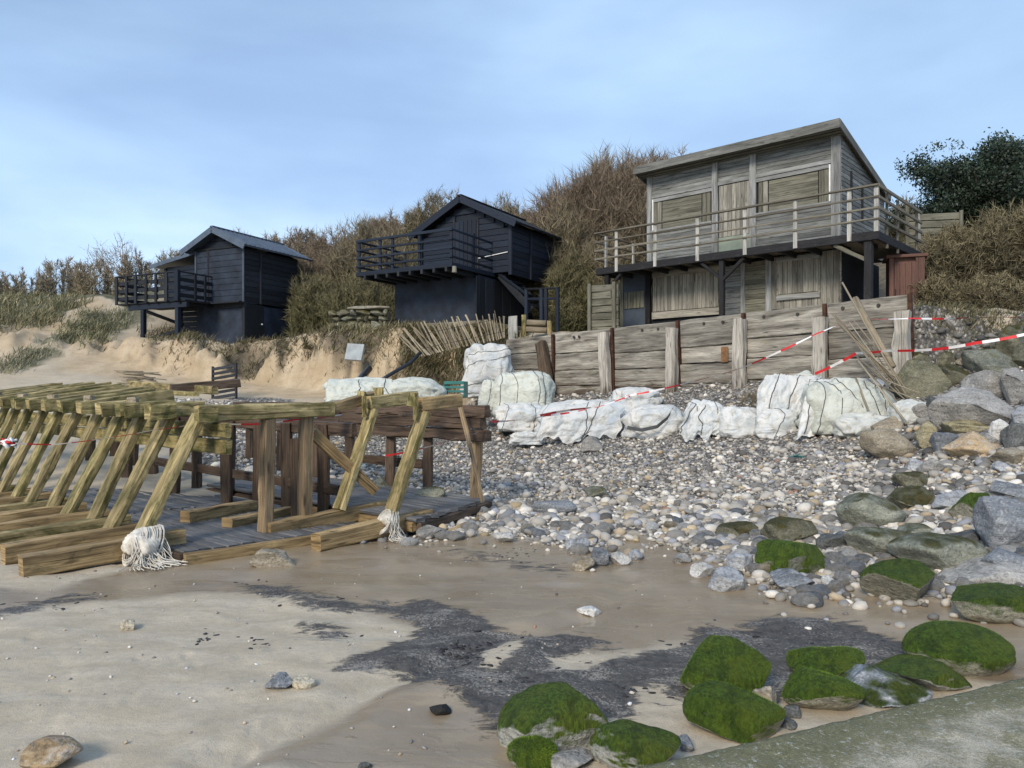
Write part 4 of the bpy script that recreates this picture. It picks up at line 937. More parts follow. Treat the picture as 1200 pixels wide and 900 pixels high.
# ------------------------------------------------------------------ collapsed boardwalk
def boardwalk():
    t=thing('collapsed_boardwalk','long collapsed boardwalk section of leaning algae-stained struts and sleepers at the left','boardwalk',tuple(SN(-7.5,3,0)))
    off=np.array(t.location[:])
    def b(name,p0,p1,w,h,mat,**k):
        k.setdefault('seg',5); k.setdefault('jit',.004); k.setdefault('ch',.012)
        return beam(name,np.array(p0)-off,np.array(p1)-off,w,h,mat,t,**k)
    for k in range(14):
        s=-7.52-.68*k; j=lambda a: rnd.uniform(-a,a)
        # sleeper
        z=.09-.0*k
        ms=M['ochre'] if k%3!=2 else M['algae']
        b('sleeper',SN(s+j(.02),1.98+j(.1)+(.0 if k else 0),z-.0),SN(s+j(.04),3.35,z+.05),.17,.185,ms)
        # strut
        f=SN(s+j(.02)-.06,2.94+j(.04),.15); tp=SN(s+.02+j(.02),3.52+j(.03),1.37+.01*k)
        b('strut',f,tp,.205,.085,M['algae'] if k in (0,1,2,4,5,7) else M['algae2'],up=VR3,jit=.004,seg=8)
        # top beam: block face toward the sea, running inland
        if k==0: continue
        z0=1.395+.006*k; z1=1.44+.030*min(k,9)
        b('top_beam',SN(s+.09,3.22+j(.03),z0),SN(s+.09,(3.75+j(.08)) if k<4 else 4.35+j(.2)+.05*min(k,8),z1 if k>3 else z0+.03),.16,.15,M['algae2'] if k%3==2 else M['algae'])
        b('cleat',SN(s+.19,3.24,z0-.02),SN(s+.19,3.5,z0),.03,.15,M['algae2'])
        if k%2==0: b('cleat',SN(s+.09,3.36,z0+.05),SN(s+.09,3.36,z0+.14),.1,.1,M['stick'],up=(0,1,0))
    s=-7.52
    # end frame: long rail with posts
    b('top_beam',SN(s+.1,3.45,1.385),SN(s+.1,5.05,1.41),.13,.165,M['algae'],seg=8)
    b('top_beam',SN(s+.1,5.05,1.42),SN(s+.02,5.75,1.56),.11,.12,M['ochre'])
    b('cleat',SN(s+.2,3.42,1.37),SN(s+.2,3.62,1.37),.03,.15,M['algae2']); b('cleat',SN(s+.1,5.72,1.42),SN(s+.1,5.72,1.66),.12,.05,M['algae2'],up=(0,1,0))
    b('post',SN(s+.08,4.22,.06),SN(s+.08,4.24,1.31),.15,.12,M['brown'],up=VR3,seg=8)
    b('post',SN(s+.05,4.72,.04),SN(s+.05,4.74,1.33),.15,.12,M['brown'],up=VR3,seg=8)
    b('brace',SN(s+.0,4.85,1.14),SN(s+.25,5.55,.42),.12,.12,M['ochre'])
    # planks along the back of the struts
    for z,n,sr in ((1.215,3.66,-7.18),(1.045,3.70,-7.24)): 
        L_=0; s0=sr
        for seg_ in (2.6,2.7,3.0): b('plank',SN(s0,n,z),SN(s0-seg_+.01,n,z+.0),.06,.15,M['algae2'],seg=10); s0-=seg_
    b('long_rail',SN(-10.2,4.75,1.58),SN(-14.5,4.9,1.66),.07,.07,M['algae2'],seg=8)
    b('long_rail',SN(-10.6,5.2,1.63),SN(-14.5,5.5,1.76),.09,.12,M['algae'],seg=8)
    b('long_rail',SN(-11.4,4.9,1.66),SN(-11.2,5.9,1.75),.13,.13,M['dark'],seg=4)
    # dark posts inland
    for k in range(9):
        s=-7.9-.85*k
        for n in ((5.3,) if k%2 else (4.9,5.3)):
            b('post',SN(s+rnd.uniform(-.1,.1),n,-.1),SN(s+rnd.uniform(-.12,.12),n,1.05 if n<5 else 1.2),.13,.13,M['dark'],up=(0,1,0))
    b('cross_rail',SN(-7.6,5.3,.42),SN(-13.5,5.3,.45),.07,.13,M['dark'],seg=8); b('cross_rail',SN(-7.4,5.35,1.15),SN(-13.5,5.4,1.2),.08,.16,M['dark'],seg=8)
    # sagging lower deck
    n=3.2
    while n<5.25:
        s0=-7.02+ (n-3.2)*.12+rnd.uniform(-.04,.04); 
        for a,L_ in ((s0,2.7),(s0-2.71,2.6),(s0-5.32,2.4)):
            p=SN(a,n,.10+.03*math.sin(a*1.3)+.0*n+rnd.uniform(-.006,.006)); q=SN(a-L_,n+.02,.10+.03*math.sin((a-L_)*1.3)+rnd.uniform(-.006,.006))
            b('deck_board',p,q,.132,.035,M['deck'],seg=6,bow=.015,jit=.003)
        n+=.142
    b('edge_beam',SN(-6.95,3.12,.03),SN(-6.72,5.3,.05),.07,.14,M['ochre']); b('edge_beam',SN(-7.0,3.12,.03),SN(-9.0,3.12,.0),.06,.12,M['dark'])
VR3=(.673,.74,0)
boardwalk()
def boardwalk_end():
    t=thing('boardwalk_end','broken right end of the boardwalk with grey deck and dark timber back rail','boardwalk',tuple(SN(-6.5,5.4,0)))
    off=np.array(t.location[:])
    def b(name,p0,p1,w,h,mat,**k):
        k.setdefault('seg',5); k.setdefault('jit',.005); k.setdefault('ch',.014)
        return beam(name,np.array(p0)-off,np.array(p1)-off,w,h,mat,t,**k)
    n=5.42
    while n<7.05:
        e=-6.3-(n-5.42)*.32+rnd.uniform(-.03,.03); z=.20-(n-5.4)*.0
        b('deck_board',SN(e,n,z),SN(e-2.4,n,z),.138,.04,M['deck'],seg=6,jit=.003); b('deck_board',SN(e-2.42,n,z),SN(e-4.9,n,z-.02),.138,.04,M['deck'],seg=6,jit=.003)
        n+=.146
    b('edge_beam',SN(-6.28,5.40,.12),SN(-6.86,7.1,.13),.07,.1,M['dark']); b('edge_beam',SN(-6.35,5.38,.12),SN(-8.3,5.36,.10),.06,.11,M['ochre']); b('edge_beam',SN(-8.3,5.38,.10),SN(-11.2,5.38,.08),.06,.11,M['dark'])
    b('joist',SN(-6.4,5.5,.02),SN(-6.9,7.0,.04),.12,.14,M['brown']); b('joist',SN(-6.2,5.7,.0),SN(-6.6,6.9,.06),.05,.09,M['ochre'])
    for x in (556,501,456,409,371,329,292):
        q=(x-600)/F; s=(5.18*q-4.71*1)/(.74+.673*q); s=(q*.74*7.0-.673*7.0)/(.74+.673*q)
        b('post',SN(s,7.0,-.1),SN(s+rnd.uniform(-.05,.05),7.02,1.05),.135,.12,M['dark'] if x<540 else M['brown'],up=(0,1,0),seg=6)
    for i,(z,e) in enumerate(((1.04,-6.72),(1.20,-6.78),(1.355,-6.70))):
        b('back_rail',SN(e,6.93-.02*i,z),SN(-9.9,6.93,z),.11,.15,M['dark'],seg=10,jit=.008); b('back_rail',SN(-9.92,6.93,z),SN(-13.3,6.93,z),.11,.15,M['dark'],seg=10,jit=.008)
    b('cross_rail',SN(-8.35,7.25,.55),SN(-12.5,7.25,.55),.07,.13,M['dark'],seg=6)
    # two leaning struts with their sleepers and short top beams
    for (fx,fy,tx,ty,Yf,mat) in ((397.5,597,437,480,8.72,M['algae']),(456,607,497,483,8.2,M['algae'])):
        f=P(fx,fy,Yf); a=.5; tp=P(tx,ty,Yf+.36); tp=np.array([tp[0],tp[1],tp[2]])
        b('strut',f,tp,.17,.085,mat,up=VR3,seg=8)
        d=np.array([.673,.74,0]); q=tp+np.array([0,0,.085])-d*.06
        b('top_beam',q,q+d*(.62 if fx>400 else .74)+(0,0,.05 if fx>400 else .06),.10,.155,M['algae'] if fx<400 else M['ochre'])
        b('cleat',q-d*.03+(-.09,.05,-.02),q+d*.0+(-.09,.05,.13),.09,.07,M['algae2'],up=(0,1,0)); b('cleat',q+(-.04,-.07,-.17),q+(-.04,-.07,.08),.05,.05,M['algae2'],up=(0,1,0))
    # sleepers under them
    d=np.array([.673,.74,0])
    for (px,py,z,L_,w_,mat) in ((370,646,.09,1.5,.17,M['ochre']),(313,632,.11,1.7,.16,M['ochre'])):
        p=PZ(px,py,z-.09); p[2]=z
        b('sleeper',p,p+d*L_+(0,0,.08),w_,.175,mat)
    p=P(540,478,9.6); q=P(566,588,9.3); b('stick',p,q,.05,.04,M['brown'],seg=4)
boardwalk_end()
def loose(px0,py0,px1,py1,z,w_,h_,mat,name,label,cat,dz=0,**k):
    p=PZ(px0,py0,z); q=PZ(px1,py1,z+dz); c=(p+q)/2
    mb=MB(); timber(mb,p-c,q-c,w_,h_,seg=5,jit=.005,ch=.012,**k); o=mb.build(name,mat); o.location=tuple(c); return tag(o,label,cat)
loose(217,606,296,592,.16,.17,.13,M['ochre'],'loose_timber','brown loose sleeper lying on the sagging grey deck, left of the two posts','timber')
loose(266,615,338,600,.12,.17,.13,M['ochre'],'loose_timber','yellowish loose sleeper lying across the feet of the two upright posts','timber')
# ------------------------------------------------------------------ rope bundles
def rope_bundle(px,py,z,rad,label,seed,tail,n=16,drop=.15):
    c=PZ(px,py,z); t=thing('rope_bundle',label,'rope',c); r=random.Random(seed); n=int(n*3.0)
    axis=np.array([.673,.74,0]); side=np.array([.74,-.673,0])
    v,f=ico(5); q=v.copy(); q=q*(1+fbm(q*1.2+seed,2,seed)*.22+np.abs(np.sin((q@unit(np.array([1,.25,.3])))*21+fbm(q*1.1+seed,2,seed+3)*3))*.075)[:,None]
    q[:,2]=np.where(q[:,2]<-.75,-.75,q[:,2]); q=q*np.array([1,1,1])*rad*1.32
    q=q@np.array([axis*.95,side*1.0,np.array([0,0,.92])])+np.array([0,0,.02]); obj('rope_mass',npmesh('rope_mass',q,f,M['rope'],True),t)
    sp=np.linspace(0,1,1)
    for i in range(n):     # turns round the timber
        mb=MB(); pts=[]; u=r.uniform(-rad*.8,rad*.8); ph=r.uniform(-.3,.3); a_=(.10+r.uniform(-.01,.065)) if rad>.1 else .085+r.uniform(-.01,.03); 
        for k in range(15):
            th=2*math.pi*k/14; pts.append(axis*(u+.07*math.sin(th+ph))+side*math.cos(th)*a_+np.array([0,0,1])*(math.sin(th)*(a_+.015)))
        tube(mb,pts,.007,5,cap=False); mb.build('rope_turn',M['rope'],t,True)
    for i in range(n+8):   # loose strands spilling onto the sand
        mb=MB(); pts=[]; L=tail*r.uniform(.5,1); u=r.uniform(-rad,rad); dr=side*r.uniform(.25,1)+axis*r.uniform(-.35,.75); dr=unit(dr)
        s0=axis*u+side*.08+np.array([0,0,.12-r.random()*.06])
        for k in range(10):
            f=k/9; q=s0+dr*L*f+np.array([0,0,-(z+.08)*(1-(1-f)**3.4)])
            q=q+side*.03*math.sin(f*7+i)+axis*.03*math.sin(f*5+i*2); q[2]=max(q[2],-z+.012+.02*(i%4)*(1-f)); pts.append(q)
        tube(mb,pts,.005,5); mb.build('rope_strand',M['rope'],t,True)
rope_bundle(168,640,.15,.125,'large tangled bundle of white rope round the nearest left sleeper end',3,.42,18)
rope_bundle(453,611,.20,.06,'small knot of white rope hanging where the right strut meets its sleeper',5,.22,7)
# ------------------------------------------------------------------ white sand bags
def bag(px0,py0,px1,py1,Y,mat,label,seed,e=(.62,.7),straps=0,depth=.8,fold=.07,name='sandbag',wild=0,sdir=0,roll=0):
    r=np.random.RandomState(seed); nu,nv=96,56
    Y=min(Y,G((px0+px1)/2,py1)[1])
    W=(px1-px0)/F*Y; H=(py1-py0)/F*Y; d=W*depth; d=min(d,1.5)
    Yc=Y+d*.4; W=(px1-px0)/F*Yc
    X=((px0+px1)/2-600)/F*Yc; zb=CAMZ+(HY-py1)/F*Y
    th=np.linspace(-np.pi,np.pi,nu,endpoint=False); ph=np.linspace(-np.pi/2,np.pi/2,nv)
    sg=lambda x,p: np.sign(x)*np.abs(x)**p
    def shape(T,Pp,grow=1.0):
        x=sg(np.cos(Pp),e[1])*sg(np.cos(T),e[0]); y=sg(np.cos(Pp),e[1])*sg(np.sin(T),e[0]); z=sg(np.sin(Pp),e[1])
        p=np.stack([x,y,z],-1).reshape(-1,3)
        s=seed*2.7
        n1=fbm(p*1.1+s,3,seed); warp=fbm(p*1.7+s+9,2,seed+2)
        dirn=unit(r0); q=p@dirn
        amp=np.clip(.35+vnoise(p*1.6+s,seed+5)*.9,0,1)
        rid=np.abs(np.sin(q*6.5+warp*2.6+p[:,2]*1.2+seed))**.55*amp-.45*amp
        rid2=vnoise(p*np.array([2.2,2.2,2.6])+warp[:,None]*.8+s,seed+7)
        k=grow+n1*(.13+wild)+rid*fold*1.5+rid2*fold*.8+fbm(p*4.5+s,2,seed+8)*fold*.2
        p=p*k[:,None]
        p[:,0]*=1+.12*np.clip(-p[:,2],0,1); p[:,1]*=1+.12*np.clip(-p[:,2],0,1)
        c_,s_=math.cos(roll),math.sin(roll); p=np.stack([p[:,0]*c_-p[:,2]*s_,p[:,1],p[:,0]*s_+p[:,2]*c_],1)
        p[:,2]=np.where(p[:,2]<-.72,-.72+(p[:,2]+.72)*.3,p[:,2])
        return p
    r0=r.normal(size=3)+np.array([1.2,0,0])
    T,Pp=np.meshgrid(th,ph); v=shape(T,Pp)
    mn,mx=v.min(0),v.max(0); sc=np.array([W,d,H*1.08])/(mx-mn); cen=(mn+mx)/2
    fin=lambda p:(p-cen)*sc
    v=fin(v); idx=np.arange(nu*nv).reshape(nv,nu); nx=np.roll(idx,-1,1)
    f=np.stack([idx[:-1],nx[:-1],nx[1:],idx[1:]],-1).reshape(-1,4)
    o=obj(name,npmesh(name,v,f,M[mat]),None,(X,Yc,zb-H*.08+H*.54)); tag(o,label,'sandbag')
    for i in range(straps):
        f_=(i+.5)/straps; pts=[]
        if sdir==0:      # bands over the top, front to back
            a=-.8+1.6*f_+r.uniform(-.06,.06)
            ps=np.linspace(-.95,np.pi+.95,40)-np.pi/2
            for k in range(40):
                tt=ps[k]+np.pi/2; pp=np.array([a+.1*math.sin(tt*2+i),-math.cos(tt)*math.sqrt(max(.05,1-a*a*.6)),math.sin(tt)])
                Tt=math.atan2(pp[1],pp[0]); Pq=math.atan2(pp[2],math.hypot(pp[0],pp[1])); pts.append((Tt,Pq))
        else:            # bands round the girth, tilted
            for k in range(40):
                Tt=-np.pi+np.pi*k/39; Pq=(-.45+1.1*f_)+.35*math.sin(Tt*1.0+i*.9)*.6+r.uniform(-.01,.01); pts.append((Tt,Pq))
        Ta=np.array([q[0] for q in pts]); Pa=np.array([q[1] for q in pts]); c=fin(shape(Ta,Pa,1.012))
        mb=MB(); tube(mb,list(c),.007,5); mb.build('strap',M['strap'],o,True)
    return o
bag(540,401,603,462,19.3,'bagwhite','upper white bulk bag with folded cloth standing at the left end of the sea wall',11,straps=4,sdir=1,fold=.11,wild=.05)
bag(572,434,651,487,17.4,'baggreen','fat greenish-white bulk bag with dark straps under the leaning wall post',12,e=(.6,.6),straps=4,fold=.05)
bag(560,444,585,480,17.6,'baggreen','narrow greenish bag squeezed left of the fat strapped bag',32,straps=1)
bag(379,441,470,478,16.6,'baggreen','pale green tarpaulin bag lying behind the boardwalk back rail, left half',13,e=(.8,.8),depth=.6,fold=.05)
bag(450,441,524,474,16.2,'baggreen','pale green wrinkled bag behind the boardwalk rail beside the teal crate',14,e=(.8,.8),depth=.6,fold=.09)
bag(578,472,640,506,16.6,'bagwhite','low crumpled white bag just left of the long white bag',15,straps=2,fold=.12,wild=.06)
bag(626,468,737,511,16.2,'bagwhite','long white bag at the wall foot with red printed strip',16,e=(.8,.85),fold=.08,depth=.5)
bag(711,453,776,486,17.0,'bagwhite','small white bag lying on top of the row where the tape is knotted',17,fold=.13,wild=.05)
bag(728,474,806,514,15.6,'bagwhite','white bag with a bold black curved band along its front',18,e=(.75,.75),fold=.09)
bag(797,468,852,513,15.4,'bagwhite','folded white bag with thin creases right of the black-banded bag',19,straps=2,fold=.12)
bag(840,476,897,513,15.0,'bagwhite','smooth bright white bag in the middle of the row, left of the raised bag',20,fold=.06)
bag(882,478,936,513,14.5,'bagwhite','low white bag beneath the raised draped bag',21,fold=.09,straps=1)
bag(888,433,967,490,14.4,'baggreen','raised round bag draped with torn white cloth and dark straps',22,straps=4,sdir=1,fold=.11,wild=.04)
bag(938,441,1047,508,13.6,'baggreen','largest white bag with slanting dark stripes at the right end of the row',23,e=(.7,.7),straps=5,fold=.10,depth=.7)
bag(1044,467,1092,498,13.2,'bagdirty','small dirty white bag between the striped bag and the boulders',24,fold=.09)
bag(975,482,1046,514,13.0,'bagdirty','dirty grey burst bag spilling under the largest striped bag',25,fold=.12,wild=.08)
bag(596,505,640,521,15.4,'bagwhite','flat torn scrap of white bag cloth on the shingle',26,fold=.14,wild=.12,depth=.5)
def ribbon(name,pts,wid,label,cat,stripe=.18,mats=None,tw=1.0,sag=0,parent=None,z0=0):
    pts=[np.array(p,float) for p in pts]; fine=[]
    for a,b in zip(pts[:-1],pts[1:]):
        L=np.linalg.norm(b-a); n=max(3,int(L/.05))
        for k in range(n): f=k/n; q=a+(b-a)*f; q[2]-=sag*L*4*f*(1-f); fine.append(q)
    fine.append(pts[-1]); mb=MB(); vs=[];fs=[];mi=[]; u=0; uu=[]
    for i,p in enumerate(fine):
        t=unit(fine[min(i+1,len(fine)-1)]-fine[max(i-1,0)]); s_=unit(np.cross(t,(0,0,1))); n_=np.cross(s_,t)
        a=tw*math.sin(u*1.1)*1.2+z0; dd=(n_*math.cos(a)+s_*math.sin(a))*wid/2
        vs+= [p-dd,p+dd]; uu.append(u); 
        if i<len(fine)-1: u+=np.linalg.norm(fine[i+1]-p)
    for i in range(len(fine)-1): 
        mb_i=int(uu[i]/stripe)%2; fs.append((2*i,2*i+2,2*i+3,2*i+1)); mi.append(mb_i)
    for i,f in enumerate(fs): mb.f.append(f); mb.mi.append(mi[i]); mb.uv.append([(0,0)]*4)
    mb.v=[tuple(map(float,q)) for q in vs]
    o=mb.build(name,mats or [M['red'],M['tapewhite']]); 
    if label: tag(o,label,cat)
    return o
def sheet(tl,tr,bl,br,Y,label,seed,mat='bagwhite',pleat=.05,depth=.45,nx=64,ny=34):
    r=np.random.RandomState(seed); Y=min(Y,G((bl[0]+br[0])/2,(bl[1]+br[1])/2)[1]); u,v=np.meshgrid(np.linspace(0,1,nx),np.linspace(0,1,ny)); U,V=u.ravel(),v.ravel()
    px=(tl[0]*(1-U)+tr[0]*U)*(1-V)+(bl[0]*(1-U)+br[0]*U)*V; py=(tl[1]*(1-U)+tr[1]*U)*(1-V)+(bl[1]*(1-U)+br[1]*U)*V
    q=np.stack([U*3,V*1.2,0*U+seed],1); n1=fbm(q,3,seed); rag=fbm(np.stack([U*7,0*U+seed,0*U],1),3,seed+1); py=py+V**3*rag*7+n1*2.0; px=px+fbm(np.stack([V*3,0*U+seed*2,U*2],1),2,seed+3)*4
    prof=depth*(1-np.sqrt(np.clip(1-(1-V)**2,0,1)))-.10
    am=np.clip(.5+fbm(np.stack([U*2.5,V*1.5,0*U+seed*3],1),2,seed+9),0,1.2); fl=(np.abs(np.sin((U*1.0+n1*.16)*math.pi*(2.6+r.rand()*1.2)+V*1.6+seed))**.6-.5)*am
    yy=Y+prof-fl*pleat*(.35+.9*V)-fbm(np.stack([U*7,V*5,0*U+seed],1),4,seed+5)*.035
    pts=np.stack([(px-600)/F*yy,yy,CAMZ+(HY-py)/F*yy],1); c=pts.mean(0); pts=pts-c
    n=len(pts); idx=np.arange(n).reshape(ny,nx); f=np.stack([idx[:-1,:-1],idx[1:,:-1],idx[1:,1:],idx[:-1,1:]],-1).reshape(-1,4)
    back=pts+np.array([0,.012,0]); vv=np.concatenate([pts,back]); ff=np.concatenate([f,f[:,::-1]+n])
    rim=np.concatenate([idx[0],idx[1:,-1],idx[-1,::-1][1:],idx[::-1,0][1:-1]]); r2=np.roll(rim,-1); ff=np.concatenate([ff,np.stack([rim,rim+n,r2+n,r2],1)])
    o=obj('torn_sheet',npmesh('torn_sheet',vv,ff,M[mat]),None,tuple(c)); tag(o,label,'sheeting')
    G2=pts.reshape(ny,nx,3)
    for i in range(2):
        mb=MB(); u0=r.uniform(.08,.92); u1=np.clip(u0+r.uniform(-.15,.15),.02,.98); tube(mb,[G2[j,int((u0+(u1-u0)*j/(ny-1))*(nx-1))]+np.array([0,-.012,.004]) for j in range(0,ny,2)],.008,4); mb.build('seam',M['strap'],o,True)
    return o
sheet((893,438),(962,440),(886,500),(928,508),14.0,'torn white cloth draped over the front of the raised round bag',1,depth=.4)
sheet((950,443),(1040,443),(936,510),(1012,504),13.1,'striped white sheeting hanging over the largest bag at the right end',2,depth=.5,pleat=.06)
sheet((640,474),(735,470),(628,514),(722,514),15.4,'crumpled white sheeting drawn over the long bag',3,depth=.4)
0 and sheet((582,474),(640,476),(574,510),(636,514),16.0,'crumpled white sheeting over the low bag at the left end of the row',4,depth=.4)
0 and sheet((742,482),(806,474),(724,515),(796,520),14.8,'white sheeting folded over the black-banded bag and onto the shingle',5,depth=.35)
sheet((806,472),(862,476),(792,514),(850,517),14.4,'pale pleated sheeting over the bag right of the black-banded one',6,depth=.4)
0 and sheet((852,480),(932,482),(842,515),(934,516),13.9,'pale sheeting along the foot of the row under the raised bag',7,depth=.35)
sheet((384,446),(460,442),(380,474),(470,476),16.2,'pale green torn tarpaulin over the bag behind the back rail',8,'baggreen',depth=.5)
ribbon('printed_strip',[P(633,487,15.2),P(652,483,15.1),P(672,480,15.05),P(692,478,15.1)],.08,'row of red marks on a strip lying over the long white bag','tape',.3,tw=.15,z0=.9)
ribbon('band',[P(735,501,14.75),P(752,504,14.6),P(770,500,14.55),P(782,490,14.65),P(789,479,14.85)],.07,'thick black curved band lying on the white bag by the wall','strap',9,[M['strap'],M['strap']],tw=.2)
for a,b_ in (((733,494),(737,479)),((729,494),(731,480))): pass
# ------------------------------------------------------------------ barrier tape
ribbon('barrier_tape',[P(-30,516,7.0),P(10,519,7.3),P(60,521,7.5),P(120,514,7.45),P(180,504,7.5),P(216,499,7.8),P(240,496,7.85),P(300,497,8.2),P(352,491,8.5),P(400,486,8.9)],.018,'thin red and white barrier tape strung along the leaning struts','tape',.22,tw=1,sag=.01)
ribbon('barrier_tape',[P(452,534,8.28),P(470,531,8.4),P(500,524,8.8),P(530,515,9.2),P(568,504,9.6)],.022,'short red and white tape tied to the right-hand leaning strut','tape',.2,sag=.01)
ribbon('barrier_tape',[P(576,494,11),P(640,487,13.4),P(700,477,14.8),P(740,463,15.4),P(800,450,15.2),P(870,431,14.6),P(957,391,13.7),P(976,383,13.9),P(1022,374,13.6),P(1068,373,13.4),P(1143,372,14),P(1260,368,14.5)],.035,'upper red and white tape rising from the bags past the wall top to the bushes','tape',.3,sag=.010,tw=1.2)
ribbon('barrier_tape',[P(955,438,13.6),P(985,424,13.6),P(1003,414,13.4),P(1040,411,12.9),P(1100,409,12.7),P(1143,402,12.6),P(1200,392,12.4),P(1260,384,12.2)],.05,'lower red and white tape strung in front of the boulder heap','tape',.26,sag=.014,tw=.6)
for (px,py,Y,lb) in ((9,519,7.25,'white knotted scrap of tape on the far left strut'),(735,465,15.35,'reddish knot of barrier tape on top of the small white bag')):
    t=thing('tape_knot',lb,'tape',P(px,py,Y))
    for i in range(5):
        mb=MB(); q=[np.array([rnd.uniform(-.08,.08),rnd.uniform(-.04,.04),rnd.uniform(-.05,.05)]) for _ in range(5)]; tube(mb,q,.013,5); mb.build('loop',M['tapewhite'] if i!=2 else M['red'],t,True)
# ------------------------------------------------------------------ small built things
def crate():
    c=P(532,466,16.6); t=thing('crate','teal plastic crate standing behind the boardwalk back rail','crate',c,R(-12))
    W,H,D=.46,.36,.3
    box('bottom',(0,D/2,.02),(W,D,.03),M['tealc'],t)
    for y in (0,D): 
        for z in (.05,.14,.23,.33): box('side_slat',(0,y,z),(W,.02,.05 if z<.3 else .07),M['tealc'],t)
    for x in (-W/2,W/2): box('end_panel',(x,D/2,.18),(.02,D,.34),M['tealc'],t)
crate()
def pallet():
    c=G(263,467); c=P(263,467,21.3); t=thing('slatted_panel','dark slatted wooden panel leaning on the foot of the sand cliff','pallet',c,R(-14))
    t.rotation_euler=(R(-16),R(-9),R(-8))
    for x in (-.36,.36): beam('side_rail',(x,0,-.05),(x,0,1.02),.05,.09,M['black2'],t,up=(0,1,0))
    for i in range(7): beam('slat',(-.36,-.03,.06+i*.145),(.36,-.03,.06+i*.145),.03,.085,M['black2'],t)
pallet()
def fence_left():
    t=thing('paling_fence','collapsed chestnut paling fence of thin stakes left of the sea wall','fence',tuple(P(550,400,20.6)),0); off=np.array(t.location[:])
    n=48
    for i in range(n):
        f=i/(n-1); lx=491+ (592-491)*f; ly=418+(396-418)*f; ux=lx-21*(1-f)**.7-4+rnd.uniform(-6,6); uy=ly-31+5*f+rnd.uniform(-7,6)
        Y=19.9+.9*f
        beam('stake',P(lx+rnd.uniform(-2,2),ly,Y)-off,P(ux,uy,Y+.35)-off,.02,.016,M['stick'],t,seg=2,jit=.010)
    for g in (.25,.75):
        mb=MB(); pts=[P(491+(592-491)*f+(8-6*f)*g,418-22*f-(36-4*f)*g,19.9+.9*f-.02)-off for f in np.linspace(0,1,12)]; tube(mb,pts,.006,4); mb.build('wire',M['metal'],t)
fence_left()
def fence_right():
    t=thing('broken_fence','fallen bundle of thin fence stakes and one thick pole against the sea wall','fence',tuple(P(1030,450,13.2)),0); off=np.array(t.location[:])
    def b(a,b_,Y0,Y1,r,m='stick',nm='stake'):
        mb=MB(); p=P(*a,Y0)-off; q=P(*b_,Y1)-off; pts=[p+(q-p)*f+np.array([rnd.uniform(-.015,.015)]*3)*(0<f<1) for f in (0,.35,.7,1)]
        tube(mb,pts,[r,r,r*.9,r*.75],6); mb.build(nm,M[m],t,True)
    b((1002,350),(1047,430),14.0,12.9,.065,'stickdark','pole')
    b((987,331),(1064,467),13.9,12.5,.018)
    for i in range(13):
        f=i/12; b((974+f*36+rnd.uniform(-4,4),370+rnd.uniform(-6,12)+f*12),(1038+f*26+rnd.uniform(-5,5),438+f*26+rnd.uniform(-8,8)),13.6,12.7,.011,'stick' if i%2 else 'stickdark')
    for i in range(6): b((1004+i*3,418+i*6),(1072+rnd.uniform(-12,18),470+rnd.uniform(-10,60)),13.2,12.1,.012,'stick')
    b((1006,423),(1089,527),13.1,11.4,.016); b((1003,443),(1030,510),12.9,12.2,.016); b((1020,500),(1075,494),12.2,12.0,.01)
fence_right()
def stick_pile():
    c=P(158,450,22.6); t=thing('stick_pile','heap of thin dry sticks at the foot of the dune slope','sticks',c)
    for i in range(34):
        mb=MB(); x=rnd.uniform(-.55,.1); L=rnd.uniform(.6,1.1); z=rnd.uniform(.02,.42); y=rnd.uniform(-.2,.2); a=rnd.uniform(-.45,.05)
        tube(mb,[(x,y,z),(x+L,y+rnd.uniform(-.1,.1),z+L*math.sin(a)*.5)],.014,5); mb.build('stick',M['stickdark' if i%3 else 'stick'],t,True)
stick_pile()
def pipe(pts,r,label,mat='pipe'):
    mb=MB(); c=np.array(pts[0],float); tube(mb,[np.array(p)-c for p in pts],r,10); o=mb.build('drain_pipe',M[mat],None,True); o.location=tuple(c); tag(o,label,'pipe')
pipe([P(416,452,19.0),P(424,442,19.6),P(433,432,20.2)],.085,'short fat black pipe stub poking out of the cliff foot')
pipe([P(441,449,18.9),P(462,436,19.3),P(480,426,19.7),P(493,413,20.0)],.05,'long thin dark pipe lying up the slope below the paling fence')
o=box('buried_panel',(0,0,0),(.52,.12,.5),M['slab'],None); o.location=tuple(P(416,413,21.9)); o.rotation_euler=(R(-18),R(4),R(-12)); tag(o,'pale grey panel sticking out of the sand cliff','panel')
def post_thing(px,y0,y1,Y,w_,mat,label):
    a=P(px,y1,Y); H=(y1-y0)/F*Y; mb=MB(); timber(mb,(0,0,-.3),(0,0,H),w_,w_,up=(0,1,0),seg=4,jit=.006,ch=.02); o=mb.build('timber_post',M[mat],None); o.location=tuple(a); tag(o,label,'post')
post_thing(601,371,395,22.4,.26,'post','short pale square post at the top of the paling fence')
post_thing(614,369,393,22.6,.13,'algae2','mossy yellow stump beside the short pale post')
post_thing(644,376,390,22.0,.12,'algae','small yellow stump below the stair handrail')
for i,(x0,x1,y,lb) in enumerate(((618,640,378,'upper short log under the stair handrail'),(617,641,386,'lower short log under the stair handrail'))):
    p=P(x0,y,22.3); q=P(x1,y+1,22.1); mb=MB(); tube(mb,[(0,0,0),q-p],.09,8); o=mb.build('log',M['stickdark'],None,True); o.location=tuple(p); tag(o,lb,'log')
o=beam('timber_plank',(0,0,0),tuple(P(1131,399,14.2)-P(1070,403,14.2)),.12,.16,M['orange']); o.location=tuple(P(1070,403,14.2)); tag(o,'fresh orange-brown timber plank lying above the boulders','plank')
o=box('sheet',(0,0,0),(.46,.3,.07),M['slab']); o.location=tuple(P(1082,378,15.6)); o.rotation_euler=(.1,0,-.4); tag(o,'pale blue-grey sheet at the foot of the red-brown shed','sheet')
mb=MB()
